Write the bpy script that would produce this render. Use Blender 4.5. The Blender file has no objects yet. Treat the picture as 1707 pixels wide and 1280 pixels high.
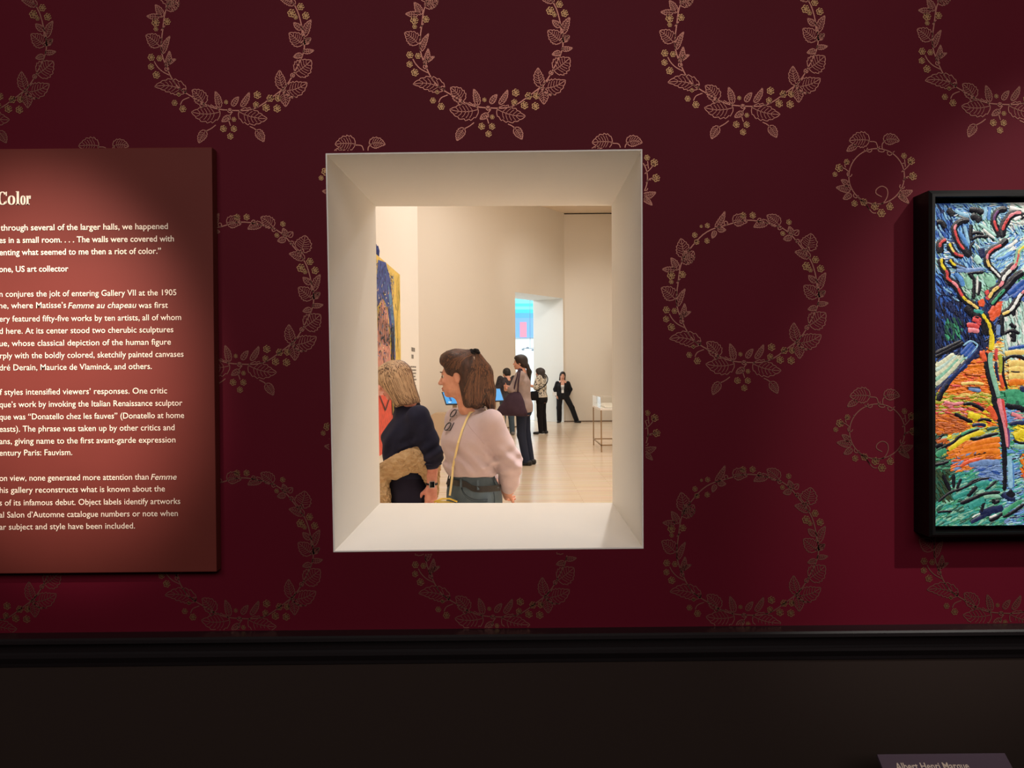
import bpy, bmesh, math, random
import numpy as np
from mathutils import Vector, Matrix, Euler
from mathutils.bvhtree import BVHTree

SC = bpy.context.scene
COL = SC.collection
PI = math.pi

# ------------------------------------------------------------------ camera
F, CX, CY = 1300.0, 853.5, 640.0
CAM = Vector((0.0, 0.0, 1.52))
PITCH, ROLL = 20.0 / F, 0.0095
fw = Vector((0, math.cos(PITCH), -math.sin(PITCH)))
r0 = Vector((1, 0, 0)); u0 = r0.cross(fw)
RT = r0 * math.cos(ROLL) - u0 * math.sin(ROLL)
UP = r0 * math.sin(ROLL) + u0 * math.cos(ROLL)
cam_data = bpy.data.cameras.new('camera')
cam_data.sensor_width = 36.0
cam_data.lens = 36.0 * F / 1707.0
cam_data.clip_start = 0.05
camera = bpy.data.objects.new('camera', cam_data)
COL.objects.link(camera)
M = Matrix((RT, UP, -fw)).transposed().to_4x4()
M.translation = CAM
camera.matrix_world = M
SC.camera = camera

def at(px, py, Y):
    """the world point on the vertical plane y = Y seen at a pixel of the 1707x1280 frame"""
    d = fw + RT * ((px - CX) / F) - UP * ((py - CY) / F)
    return CAM + d * (Y / d.y)

def ground(px, py):
    d = fw + RT * ((px - CX) / F) - UP * ((py - CY) / F)
    return CAM + d * (-CAM.z / d.z)

# ------------------------------------------------------------------ view, world, lights
SC.view_settings.view_transform = 'Standard'
SC.view_settings.look = 'None'
SC.view_settings.gamma = 1.0
SC.view_settings.use_curve_mapping = False
SC.view_settings.exposure = 0.0
SC.cycles.max_bounces = 8
SC.cycles.diffuse_bounces = 5
SC.cycles.sample_clamp_indirect = 4.0

world = bpy.data.worlds.new('world'); SC.world = world
world.use_nodes = True
world.node_tree.nodes['Background'].inputs[0].default_value = (0.02, 0.02, 0.022, 1)
world.node_tree.nodes['Background'].inputs[1].default_value = 0.3

def lamp(name, kind, loc, target, energy, color=(1, 1, 1), **kw):
    d = bpy.data.lights.new(name, kind); d.energy = energy; d.color = color
    for k, v in kw.items(): setattr(d, k, v)
    o = bpy.data.objects.new(name, d); COL.objects.link(o)
    o.location = loc
    o.rotation_euler = (Vector(target) - Vector(loc)).to_track_quat('-Z', 'Y').to_euler()
    return o

WARM = (1.0, 0.955, 0.915)
# gallery beyond the opening
lamp('gallery_ceiling_light', 'AREA', (1.0, 9.0, 6.1), (1.0, 9.0, 0), 215, WARM, shape='RECTANGLE', size=3.6, size_y=8.0)
lamp('gallery_ceiling_light', 'AREA', (0.6, 16.0, 6.1), (0.6, 16.5, 0), 225, WARM, shape='RECTANGLE', size=4.0, size_y=7.0)
lamp('gallery_spot', 'SPOT', (1.1, 6.75, 4.34), (-0.1, 1.6, 1.35), 190, WARM, spot_size=0.5, spot_blend=0.4, shadow_soft_size=0.04)
lamp('gallery_spot', 'SPOT', (0.67, 4.25, 5.1), (-0.1, 1.6, 1.3), 170, WARM, spot_size=0.5, spot_blend=0.4, shadow_soft_size=0.05)
lamp('gallery_spot', 'SPOT', (2.2, 8.0, 5.9), (-1.1, 7.2, 2.4), 72, WARM, spot_size=0.9, spot_blend=0.9, shadow_soft_size=0.15)
lamp('gallery_spot', 'SPOT', (1.4, 18.0, 6.0), (0.6, 22.4, 3.6), 115, WARM, spot_size=0.8, spot_blend=1.0, shadow_soft_size=0.15)
lamp('gallery_spot', 'SPOT', (-0.85, 3.0, 5.6), (-0.45, 4.35, 1.2), 215, WARM, spot_size=0.7, spot_blend=0.8, shadow_soft_size=0.12)
lamp('gallery_spot', 'SPOT', (1.9, 3.8, 6.0), (1.55, 3.4, 0), 2200, WARM, spot_size=0.80, spot_blend=0.6, shadow_soft_size=0.12)  # added lamp: its bounce off the floor brightens the opening's soffit
lamp('gallery_spot', 'SPOT', (2.0, 17.5, 6.0), (2.5, 24.0, 2.6), 260, WARM, spot_size=0.7, spot_blend=1.0, shadow_soft_size=0.15)  # added lamp, brightens the straight far wall
lamp('far_room_light', 'AREA', (0.6, 27.0, 5.2), (0.6, 27.2, 0), 235, (0.86, 0.96, 1.0), shape='RECTANGLE', size=4.0, size_y=3.5)
lamp('far_room_light', 'AREA', (-2.6, 24.6, 4.6), (1.4, 24.0, 1.8), 130, (0.9, 0.97, 1.0), shape='RECTANGLE', size=1.5, size_y=1.5)  # added lamp, whitens the doorway's right jamb
# dim front gallery: spotlights on its track, then an added area fill
lamp('panel_spotlight', 'SPOT', (-0.98, -0.55, 3.05), (-0.76, 1.28, 1.555), 640, (1.0, 0.86, 0.74), spot_size=0.25, spot_blend=1.0, shadow_soft_size=0.03)
lamp('painting_spotlight', 'SPOT', (1.75, -0.35, 3.3), (0.90, 1.26, 1.57), 210, (1.0, 0.94, 0.86), spot_size=0.33, spot_blend=0.7, shadow_soft_size=0.025)
lamp('front_ambient_fill', 'AREA', (0.1, -2.5, 3.5), (0.1, 1.3, 1.4), 105.0, (1.0, 0.88, 0.82), shape='RECTANGLE', size=4.0, size_y=1.6)  # added soft fill that evens out the light on the front wall

# ------------------------------------------------------------------ materials
def lin(c):
    out = []
    for v in c[:3]:
        v = v / 255.0
        out.append(v / 12.92 if v <= 0.04045 else ((v + 0.055) / 1.055) ** 2.4)
    return (*out, 1.0)

MATS = {}
def mat(name, col, rough=0.6, spec=0.3, metal=0.0, var=None, bump=None, sheen=0.0, coat=0.0, emit=None):
    """var=(scale xyz or number, second colour, detail); bump=(scale xyz or number, strength, distance)"""
    if name in MATS: return MATS[name]
    m = bpy.data.materials.new(name); m.use_nodes = True
    nt = m.node_tree; b = nt.nodes['Principled BSDF']
    b.inputs['Base Color'].default_value = lin(col)
    b.inputs['Roughness'].default_value = rough
    b.inputs['Specular IOR Level'].default_value = spec
    b.inputs['Metallic'].default_value = metal
    b.inputs['Sheen Weight'].default_value = sheen
    b.inputs['Coat Weight'].default_value = coat
    tc = nt.nodes.new('ShaderNodeTexCoord')
    def noise(scale, detail=3.0):
        mp = nt.nodes.new('ShaderNodeMapping')
        s = scale if isinstance(scale, (tuple, list)) else (scale,) * 3
        mp.inputs['Scale'].default_value = s
        nt.links.new(tc.outputs['Object'], mp.inputs[0])
        n = nt.nodes.new('ShaderNodeTexNoise')
        n.inputs['Scale'].default_value = 1.0; n.inputs['Detail'].default_value = detail
        nt.links.new(mp.outputs[0], n.inputs['Vector'])
        return n
    if var:
        n = noise(var[0], var[2] if len(var) > 2 else 3.0)
        rp = nt.nodes.new('ShaderNodeValToRGB')
        rp.color_ramp.elements[0].position = 0.36; rp.color_ramp.elements[0].color = lin(col)
        rp.color_ramp.elements[1].position = 0.64; rp.color_ramp.elements[1].color = lin(var[1])
        nt.links.new(n.outputs['Fac'], rp.inputs[0])
        nt.links.new(rp.outputs[0], b.inputs['Base Color'])
    if bump:
        n = noise(bump[0], 3.0)
        bp = nt.nodes.new('ShaderNodeBump')
        bp.inputs['Strength'].default_value = bump[1]
        bp.inputs['Distance'].default_value = bump[2] if len(bump) > 2 else 0.005
        nt.links.new(n.outputs['Fac'], bp.inputs['Height'])
        nt.links.new(bp.outputs[0], b.inputs['Normal'])
    if emit:
        b.inputs['Emission Color'].default_value = lin(emit[0])
        b.inputs['Emission Strength'].default_value = emit[1]
    MATS[name] = m
    return m

def wood_floor():
    m = bpy.data.materials.new('maple_floor'); m.use_nodes = True
    nt = m.node_tree; b = nt.nodes['Principled BSDF']
    tc = nt.nodes.new('ShaderNodeTexCoord')
    br = nt.nodes.new('ShaderNodeTexBrick')
    br.inputs['Color1'].default_value = lin((230, 210, 184)); br.inputs['Color2'].default_value = lin((217, 192, 163))
    br.inputs['Mortar'].default_value = lin((172, 140, 110))
    br.inputs['Scale'].default_value = 1.0; br.inputs['Brick Width'].default_value = 1.3
    br.inputs['Row Height'].default_value = 0.075; br.inputs['Mortar Size'].default_value = 0.0022
    br.offset = 0.37
    nt.links.new(tc.outputs['Object'], br.inputs['Vector'])
    mp = nt.nodes.new('ShaderNodeMapping'); mp.inputs['Scale'].default_value = (1.2, 26, 1)
    nt.links.new(tc.outputs['Object'], mp.inputs[0])
    n = nt.nodes.new('ShaderNodeTexNoise'); n.inputs['Scale'].default_value = 1.0; n.inputs['Detail'].default_value = 5
    nt.links.new(mp.outputs[0], n.inputs['Vector'])
    mx = nt.nodes.new('ShaderNodeMix'); mx.data_type = 'RGBA'; mx.blend_type = 'MULTIPLY'
    mx.inputs['Factor'].default_value = 0.35
    nt.links.new(br.outputs['Color'], mx.inputs['A']); nt.links.new(n.outputs['Color'], mx.inputs['B'])
    mx2 = nt.nodes.new('ShaderNodeHueSaturation'); mx2.inputs['Saturation'].default_value = 1.0; mx2.inputs['Value'].default_value = 1.18
    nt.links.new(mx.outputs['Result'], mx2.inputs['Color'])
    nt.links.new(mx2.outputs[0], b.inputs['Base Color'])
    b.inputs['Roughness'].default_value = 0.22
    b.inputs['Specular IOR Level'].default_value = 0.5
    bp = nt.nodes.new('ShaderNodeBump'); bp.inputs['Strength'].default_value = 0.12; bp.inputs['Distance'].default_value = 0.002
    nt.links.new(n.outputs['Fac'], bp.inputs['Height']); nt.links.new(bp.outputs[0], b.inputs['Normal'])
    return m

def leaf_print(name, a, bcol):
    """cream cloth with a dark printed floral pattern"""
    m = bpy.data.materials.new(name); m.use_nodes = True
    nt = m.node_tree; b = nt.nodes['Principled BSDF']; b.inputs['Roughness'].default_value = 0.8
    tc = nt.nodes.new('ShaderNodeTexCoord')
    v = nt.nodes.new('ShaderNodeTexVoronoi'); v.inputs['Scale'].default_value = 24
    n = nt.nodes.new('ShaderNodeTexNoise'); n.inputs['Scale'].default_value = 36; n.inputs['Detail'].default_value = 2
    nt.links.new(tc.outputs['Object'], v.inputs['Vector']); nt.links.new(tc.outputs['Object'], n.inputs['Vector'])
    ad = nt.nodes.new('ShaderNodeMath'); ad.operation = 'ADD'
    nt.links.new(v.outputs['Distance'], ad.inputs[0]); nt.links.new(n.outputs['Fac'], ad.inputs[1])
    rp = nt.nodes.new('ShaderNodeValToRGB'); rp.color_ramp.interpolation = 'LINEAR'
    rp.color_ramp.elements[0].position = 0.86; rp.color_ramp.elements[0].color = lin(bcol)
    rp.color_ramp.elements[1].position = 0.96; rp.color_ramp.elements[1].color = lin(a)
    nt.links.new(ad.outputs[0], rp.inputs[0]); nt.links.new(rp.outputs[0], b.inputs['Base Color'])
    return m

# ------------------------------------------------------------------ mesh helpers
class MB:
    """collects polygons with material slots, then links them as ONE mesh object"""
    def __init__(s): s.v = []; s.f = []; s.mi = []
    def add(s, verts, faces, mi=0):
        o = len(s.v); s.v.extend([tuple(p) for p in verts])
        for f in faces: s.f.append(tuple(i + o for i in f)); s.mi.append(mi)
    def quad(s, a, b, c, d, mi=0): s.add([a, b, c, d], [(0, 1, 2, 3)], mi)
    def box(s, lo, hi, mi=0):
        x0, y0, z0 = lo; x1, y1, z1 = hi
        s.add([(x0, y0, z0), (x1, y0, z0), (x1, y1, z0), (x0, y1, z0), (x0, y0, z1), (x1, y0, z1), (x1, y1, z1), (x0, y1, z1)],
              [(3, 2, 1, 0), (4, 5, 6, 7), (0, 1, 5, 4), (1, 2, 6, 5), (2, 3, 7, 6), (3, 0, 4, 7)], mi)
    def prism(s, poly, ext, mi=0):
        """poly: 3D points, ext: extrusion vector"""
        n = len(poly); e = Vector(ext)
        vs = [Vector(p) for p in poly] + [Vector(p) + e for p in poly]
        fs = [tuple(range(n))[::-1], tuple(range(n, 2 * n))] + [(i, (i + 1) % n, (i + 1) % n + n, i + n) for i in range(n)]
        s.add(vs, fs, mi)
    def tube(s, pts, r, n=8, mi=0, closed=False):
        pts = [Vector(p) for p in pts]; k = len(pts)
        rs = r if isinstance(r, (list, tuple)) else [r] * k
        rings = []; up = None
        for i, p in enumerate(pts):
            if closed: t = pts[(i + 1) % k] - pts[i - 1]
            else: t = pts[min(i + 1, k - 1)] - pts[max(i - 1, 0)]
            t.normalize()
            if up is None: up = Vector((0, 0, 1)) if abs(t.z) < 0.9 else Vector((1, 0, 0))
            a = t.cross(up).normalized(); up = a.cross(t).normalized()
            rings.append([p + (a * math.cos(2 * PI * j / n) + up * math.sin(2 * PI * j / n)) * rs[i] for j in range(n)])
        o = [q for g in rings for q in g]; fs = []
        for i in range(k if closed else k - 1):
            for j in range(n):
                fs.append((i * n + j, i * n + (j + 1) % n, ((i + 1) % k) * n + (j + 1) % n, ((i + 1) % k) * n + j))
        if not closed: fs += [tuple(range(n))[::-1], tuple((k - 1) * n + j for j in range(n))]
        s.add(o, fs, mi)
    def ball(s, c, r, n=10, mi=0, rot=None):
        c = Vector(c); r = (r, r, r) if not isinstance(r, (tuple, list)) else r
        vs = []; fs = []; m = n // 2 + 1
        for i in range(m + 1):
            th = PI * i / m
            for j in range(n):
                q = Vector((r[0] * math.sin(th) * math.cos(2 * PI * j / n), r[1] * math.sin(th) * math.sin(2 * PI * j / n), r[2] * math.cos(th)))
                vs.append(c + (rot @ q if rot else q))
        for i in range(m):
            for j in range(n): fs.append((i * n + j, (i + 1) * n + j, (i + 1) * n + (j + 1) % n, i * n + (j + 1) % n))
        s.add(vs, fs, mi)
    def build(s, name, mats, parent=None, smooth=False, bevel=0.0):
        me = bpy.data.meshes.new(name)
        me.from_pydata(s.v, [], s.f)
        mats = mats if isinstance(mats, (list, tuple)) else [mats]
        for m in mats: me.materials.append(m)
        me.polygons.foreach_set('material_index', s.mi)
        if smooth: me.polygons.foreach_set('use_smooth', [True] * len(s.f))
        me.update()
        o = bpy.data.objects.new(name, me); COL.objects.link(o)
        if parent is not None: o.parent = parent
        if bevel:
            bm = o.modifiers.new('bevel', 'BEVEL'); bm.width = bevel; bm.segments = 2; bm.limit_method = 'ANGLE'
        return o

def tag(o, label, cat, group=None):
    o['label'] = label; o['category'] = cat
    if group: o['group'] = group
    return o
def struct(o): o['kind'] = 'structure'; return o
def empty(name, loc, rz=0.0):
    o = bpy.data.objects.new(name, None); COL.objects.link(o)
    o.location = loc; o.rotation_euler = (0, 0, rz); o.empty_display_size = 0.1
    return o

def text_polys(body, size=1.0, offset=0.0, shear=0.0):
    """flat polygons of a line of lettering (built-in typeface): 2D verts and faces"""
    cu = bpy.data.curves.new('tmp_text', 'FONT'); cu.body = body; cu.size = size
    cu.resolution_u = 3; cu.offset = offset; cu.shear = shear; cu.fill_mode = 'FRONT'
    o = bpy.data.objects.new('tmp_text', cu); COL.objects.link(o)
    dg = bpy.context.evaluated_depsgraph_get(); dg.update()
    me = o.evaluated_get(dg).to_mesh()
    vs = [(v.co.x, v.co.y) for v in me.vertices]; fs = [tuple(p.vertices) for p in me.polygons]
    o.evaluated_get(dg).to_mesh_clear()
    bpy.data.objects.remove(o); bpy.data.curves.remove(cu)
    return vs, fs

# ------------------------------------------------------------------ smooth bodies: distance fields and surface nets
def R_yp(yaw, pitch=0.0, roll=0.0):
    """x forward, y left, z up; positive pitch looks down"""
    return np.array(Matrix.Rotation(yaw, 3, 'Z') @ Matrix.Rotation(pitch, 3, 'Y') @ Matrix.Rotation(roll, 3, 'X'), dtype=np.float32)

class Prim:
    def __init__(s, fn, lo, hi, k=0.02, op='u', o=None, R=None):
        s.fn, s.lo, s.hi, s.k, s.op = fn, np.array(lo, float), np.array(hi, float), k, op
        s.o = s.R = None
        if o is not None: s.place(o, R)
    def place(s, o, R):
        """move this shape with the frame (o, R)"""
        o = np.array(o, np.float32); R = np.eye(3, dtype=np.float32) if R is None else np.array(R, np.float32)
        g = s.fn
        s.fn = lambda P, g=g, o=o, R=R: g((P - o) @ R)
        cs = np.array([[x, y, z] for x in (s.lo[0], s.hi[0]) for y in (s.lo[1], s.hi[1]) for z in (s.lo[2], s.hi[2])]) @ R.T + o
        s.lo, s.hi = cs.min(0), cs.max(0)
        return s

def cap(a, b, ra, rb=None, k=0.02, op='u', sq=None):
    rb = ra if rb is None else rb
    a = np.array(a, np.float32); b = np.array(b, np.float32); ab = b - a; L = float(ab @ ab) + 1e-12
    def fn(P):
        h = np.clip(((P - a) @ ab) / L, 0, 1)
        return np.linalg.norm(P - a - h[..., None] * ab, axis=-1) - (ra + (rb - ra) * h)
    r = max(ra, rb)
    return Prim(fn, np.minimum(a, b) - r, np.maximum(a, b) + r, k, op)

def ell(c, r, k=0.02, op='u', R=None):
    rr = np.array(r, np.float32)
    def fn(P):
        k0 = np.linalg.norm(P / rr, axis=-1); k1 = np.linalg.norm(P / (rr * rr), axis=-1) + 1e-9
        return k0 * (k0 - 1) / k1
    p = Prim(fn, -rr, rr, k, op)
    return p.place(c, R)

def loft(st, k=0.02, op='u'):
    """st: (z, centre x, centre y, half depth x, half width y), z ascending"""
    st = np.array(st, np.float64); dn = []
    for i in range(len(st) - 1):
        p0, p1, p2, p3 = st[max(i - 1, 0)], st[i], st[i + 1], st[min(i + 2, len(st) - 1)]
        m1 = (p2 - p0) / max(p2[0] - p0[0], 1e-6) * (p2[0] - p1[0]); m2 = (p3 - p1) / max(p3[0] - p1[0], 1e-6) * (p2[0] - p1[0])
        for q in range(6):
            t = q / 6.0
            r = p1 * (2 * t ** 3 - 3 * t * t + 1) + m1 * (t ** 3 - 2 * t * t + t) + p2 * (3 * t * t - 2 * t ** 3) + m2 * (t ** 3 - t * t)
            r[0] = p1[0] + (p2[0] - p1[0]) * t; dn.append(r)
    dn.append(st[-1])
    st = np.array(dn, np.float32); st[:, 3:] = np.maximum(st[:, 3:], .004)
    z, cx, cy, rx, ry = st.T
    def fn(P):
        Z = P[..., 2]
        X = np.interp(Z, z, cx); Y = np.interp(Z, z, cy); A = np.interp(Z, z, rx); B = np.interp(Z, z, ry)
        d = (np.sqrt(((P[..., 0] - X) / A) ** 2 + ((P[..., 1] - Y) / B) ** 2) - 1) * np.minimum(A, B)
        return np.maximum(d, np.maximum(z[0] - Z, Z - z[-1]))
    return Prim(fn, ((cx - rx).min(), (cy - ry).min(), z[0]), ((cx + rx).max(), (cy + ry).max(), z[-1]), k, op)

def bx(c, h, rnd=0.01, k=0.01, op='u', R=None):
    h = np.array(h, np.float32)
    def fn(P):
        q = np.abs(P) - (h - rnd)
        return np.linalg.norm(np.maximum(q, 0), axis=-1) + np.minimum(q.max(-1), 0) - rnd
    return Prim(fn, -h, h, k, op).place(c, R)

def half(p, n, k=0.01):
    """keep the side of the plane that n points away from"""
    p = np.array(p, np.float32); n = np.array(n, np.float32); n = n / np.linalg.norm(n)
    q = Prim(lambda P: (P - p) @ n, (0, 0, 0), (0, 0, 0), k, 'i'); return q

def placed(prims, o, R): return [p.place(o, R) for p in prims]

def sdf(prims, res, disp=None, pad=0.03):
    us = [p for p in prims if p.op == 'u']
    lo = np.min([p.lo for p in us], 0) - pad; hi = np.max([p.hi for p in us], 0) + pad
    n = np.ceil((hi - lo) / res).astype(int) + 1
    D = np.full(n, 0.5, np.float32)
    ax = [(lo[i] + res * np.arange(n[i])).astype(np.float32) for i in range(3)]
    for p in prims:
        if p.op == 'i': i0, i1 = np.zeros(3, int), n
        else:
            m = p.k + 4 * res + 0.01
            i0 = np.clip(np.floor((p.lo - m - lo) / res).astype(int), 0, n); i1 = np.clip(np.ceil((p.hi + m - lo) / res).astype(int) + 1, 0, n)
        if np.any(i1 <= i0): continue
        sl = tuple(slice(a, b) for a, b in zip(i0, i1))
        P = np.stack(np.meshgrid(ax[0][sl[0]], ax[1][sl[1]], ax[2][sl[2]], indexing='ij'), -1)
        d = p.fn(P).astype(np.float32); e = D[sl]; k = max(p.k, 1e-5)
        if p.op == 'u':
            h = np.clip(0.5 + 0.5 * (e - d) / k, 0, 1); D[sl] = e + (d - e) * h - k * h * (1 - h)
        elif p.op == 's':
            d = -d; h = np.clip(0.5 - 0.5 * (e - d) / k, 0, 1); D[sl] = e + (d - e) * h + k * h * (1 - h)
        else:
            h = np.clip(0.5 - 0.5 * (e - d) / k, 0, 1); D[sl] = e + (d - e) * h + k * h * (1 - h)
    if disp is not None:
        near = np.abs(D) < 0.03
        ix = np.argwhere(near)
        P = lo + ix * res
        D[near] += disp(P).astype(np.float32)
    return D, lo

def nets(D, lo, res):
    S = D < 0
    c = np.zeros(tuple(np.array(D.shape) - 1), np.int8)
    for i in (0, 1):
        for j in (0, 1):
            for k in (0, 1):
                c += S[i:D.shape[0] - 1 + i, j:D.shape[1] - 1 + j, k:D.shape[2] - 1 + k]
    act = (c > 0) & (c < 8)
    ix = np.argwhere(act)
    idx = np.full(act.shape, -1, np.int64); idx[act] = np.arange(len(ix))
    acc = np.zeros((len(ix), 3)); cnt = np.zeros(len(ix))
    cor = [(i, j, k) for i in (0, 1) for j in (0, 1) for k in (0, 1)]
    val = {q: D[ix[:, 0] + q[0], ix[:, 1] + q[1], ix[:, 2] + q[2]] for q in cor}
    for a in cor:
        for ax in range(3):
            if a[ax] == 0:
                b = list(a); b[ax] = 1; b = tuple(b)
                va, vb = val[a], val[b]; m = (va < 0) != (vb < 0)
                t = np.where(m, va / np.where(m, va - vb, 1), 0)
                p = np.array(a, float)[None] + np.eye(3)[ax][None] * t[:, None]
                acc += p * m[:, None]; cnt += m
    V = lo + (ix + acc / cnt[:, None]) * res
    faces = []
    for ax in range(3):
        a1, a2 = (ax + 1) % 3, (ax + 2) % 3
        sl0 = [slice(None)] * 3; sl1 = [slice(None)] * 3
        sl0[ax] = slice(0, -1); sl1[ax] = slice(1, None)
        A, B = S[tuple(sl0)], S[tuple(sl1)]
        e = np.argwhere(A != B)
        ok = (e[:, a1] > 0) & (e[:, a2] > 0) & (e[:, a1] < act.shape[a1]) & (e[:, a2] < act.shape[a2])
        e = e[ok]
        ins = A[e[:, 0], e[:, 1], e[:, 2]]
        def cell(d1, d2):
            q = e.copy(); q[:, a1] -= d1; q[:, a2] -= d2
            return idx[q[:, 0], q[:, 1], q[:, 2]]
        Q = np.stack([cell(1, 1), cell(0, 1), cell(0, 0), cell(1, 0)], 1)
        Q = np.where(ins[:, None], Q, Q[:, ::-1])
        faces.append(Q[(Q >= 0).all(1)])
    return V, np.concatenate(faces)

def relax(V, Fq, it=1, lam=0.5):
    E = np.concatenate([Fq[:, [i, (i + 1) % 4]] for i in range(4)])
    E = np.concatenate([E, E[:, ::-1]])
    deg = np.bincount(E[:, 0], minlength=len(V))[:, None]
    for _ in range(it):
        S = np.stack([np.bincount(E[:, 0], weights=V[E[:, 1], i], minlength=len(V)) for i in range(3)], 1)
        V = V + lam * (S / np.maximum(deg, 1) - V)
    return V

def blob(name, prims, m, parent=None, res=0.006, disp=None, smooth=1, extra=None):
    """one smooth continuous mesh from the blended shapes"""
    D, lo = sdf(prims, res, disp)
    V, Q = nets(D, lo, res)
    if smooth: V = relax(V, Q, smooth)
    me = bpy.data.meshes.new(name)
    me.vertices.add(len(V)); me.vertices.foreach_set('co', V.astype(np.float32).ravel())
    me.loops.add(Q.size); me.loops.foreach_set('vertex_index', Q.astype(np.int32).ravel())
    me.polygons.add(len(Q)); me.polygons.foreach_set('loop_start', np.arange(0, Q.size, 4, dtype=np.int32))
    me.polygons.foreach_set('use_smooth', np.ones(len(Q), bool))
    for x in (m if isinstance(m, (list, tuple)) else [m]): me.materials.append(x)
    me.update(calc_edges=True); me.validate()
    o = bpy.data.objects.new(name, me); COL.objects.link(o)
    if parent is not None: o.parent = parent
    return o

def bvh_of(o):
    me = o.data
    return BVHTree.FromPolygons([v.co.copy() for v in me.vertices], [tuple(p.vertices) for p in me.polygons])

def add_to_mesh(o, mb, smooth=True):
    """append the polygons of an MB to an existing mesh object"""
    me = o.data
    vs = [tuple(v.co) for v in me.vertices]; fs = [tuple(p.vertices) for p in me.polygons]; mi = [p.material_index for p in me.polygons]
    n = len(vs)
    vs += mb.v; fs += [tuple(i + n for i in f) for f in mb.f]; mi += mb.mi
    nm = bpy.data.meshes.new(me.name); nm.from_pydata(vs, [], fs)
    for m in me.materials: nm.materials.append(m)
    nm.polygons.foreach_set('material_index', mi); nm.polygons.foreach_set('use_smooth', [smooth] * len(fs)); nm.update()
    o.data = nm

def wob(P, f, seed=0):
    """cheap smooth noise in about [-1, 1]"""
    f = np.array(f, float) if not np.isscalar(f) else np.array([f, f, f], float)
    q = P * f
    s = seed * 1.7
    return (np.sin(q[:, 0] + 1.3 * np.sin(q[:, 1] * 0.8 + s) + s) + np.sin(q[:, 1] * 1.1 + 1.1 * np.sin(q[:, 2] * 0.9 + 2 * s) + 0.7) + np.sin(q[:, 2] * 0.9 + 1.2 * np.sin(q[:, 0] * 1.1 - s) + 2.1 * s)) / 3

# ------------------------------------------------------------------ the front wall, its opening and the wallpaper
YF, YB = 1.3, 1.757            # room face and gallery face of the thick wall
M_PAPER = mat('burgundy_wallpaper', (87, 6, 28), 0.62, 0.14, var=((3, 3, 3), (83, 6, 25)), bump=((260, 260, 260), 0.05, 0.001))
M_INK = mat('gold_ink', (138, 92, 80), 0.44, 0.5, 0.75)
M_BERRY = mat('gold_berry_ink', (150, 116, 80), 0.44, 0.5, 0.75)
M_PLASTER = mat('cream_plaster', (235, 231, 224), 0.75, 0.25, bump=((60, 60, 60), 0.03, 0.002))
M_GAL = mat('gallery_wall_paint', (231, 220, 204), 0.8, 0.2)
M_GALW = mat('gallery_white_paint', (238, 232, 222), 0.8, 0.2)
M_DARK = mat('dark_dado_paint', (40, 30, 26), 0.75, 0.2, bump=((180, 180, 180), 0.08, 0.001))
M_RAIL = mat('dark_rail_paint', (24, 20, 22), 0.38, 0.5)
M_FLOOR = mat('dark_front_floor', (46, 34, 28), 0.5)

oT = [at(543, 256, YF), at(1070.5, 249, YF), at(1072.5, 914, YF), at(556, 920, YF)]      # opening corners on the room face
iT = [at(626, 344, YB), at(1019.5, 343, YB), at(1021, 838, YB), at(633.5, 838.5, YB)]    # and on the gallery face
Z_RAIL = at(853, 1047, YF).z

mb = MB()
XL, XR, ZT = -4.0, 4.0, 4.0
def ring_wall(mb, hole, y, x0, x1, z0, z1, mi, flip=False):
    o = [Vector((x0, y, z1)), Vector((x1, y, z1)), Vector((x1, y, z0)), Vector((x0, y, z0))]
    for i in range(4):
        j = (i + 1) % 4
        q = (o[i], o[j], hole[j], hole[i])
        mb.quad(*(q[::-1] if not flip else q), mi=mi)
ring_wall(mb, oT, YF, XL, XR, Z_RAIL, ZT, 0)
mb.quad((XL, YF, 0), (XR, YF, 0), (XR, YF, Z_RAIL), (XL, YF, Z_RAIL), 3)

# printed wreaths: thin ribbons of ink on the paper
YP = YF - 0.0006
def ribbon(mb, pts, w, mi, closed=False):
    n = len(pts); L = []; Rr = []
    for i in range(n):
        a = pts[i - 1] if (i > 0 or closed) else pts[0]
        b = pts[(i + 1) % n] if (i < n - 1 or closed) else pts[-1]
        tx, tz = b[0] - a[0], b[1] - a[1]; l = math.hypot(tx, tz) or 1
        nx, nz = -tz / l * w / 2, tx / l * w / 2
        L.append((pts[i][0] + nx, YP, pts[i][1] + nz)); Rr.append((pts[i][0] - nx, YP, pts[i][1] - nz))
    fs = [(i, n + i, n + (i + 1) % n, (i + 1) % n) for i in range(n if closed else n - 1)]
    mb.add(L + Rr, fs, mi)
def bez(a, c, b, n):
    return [((1 - t) ** 2 * a[0] + 2 * t * (1 - t) * c[0] + t * t * b[0], (1 - t) ** 2 * a[1] + 2 * t * (1 - t) * c[1] + t * t * b[1]) for t in [i / n for i in range(n + 1)]]
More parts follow.
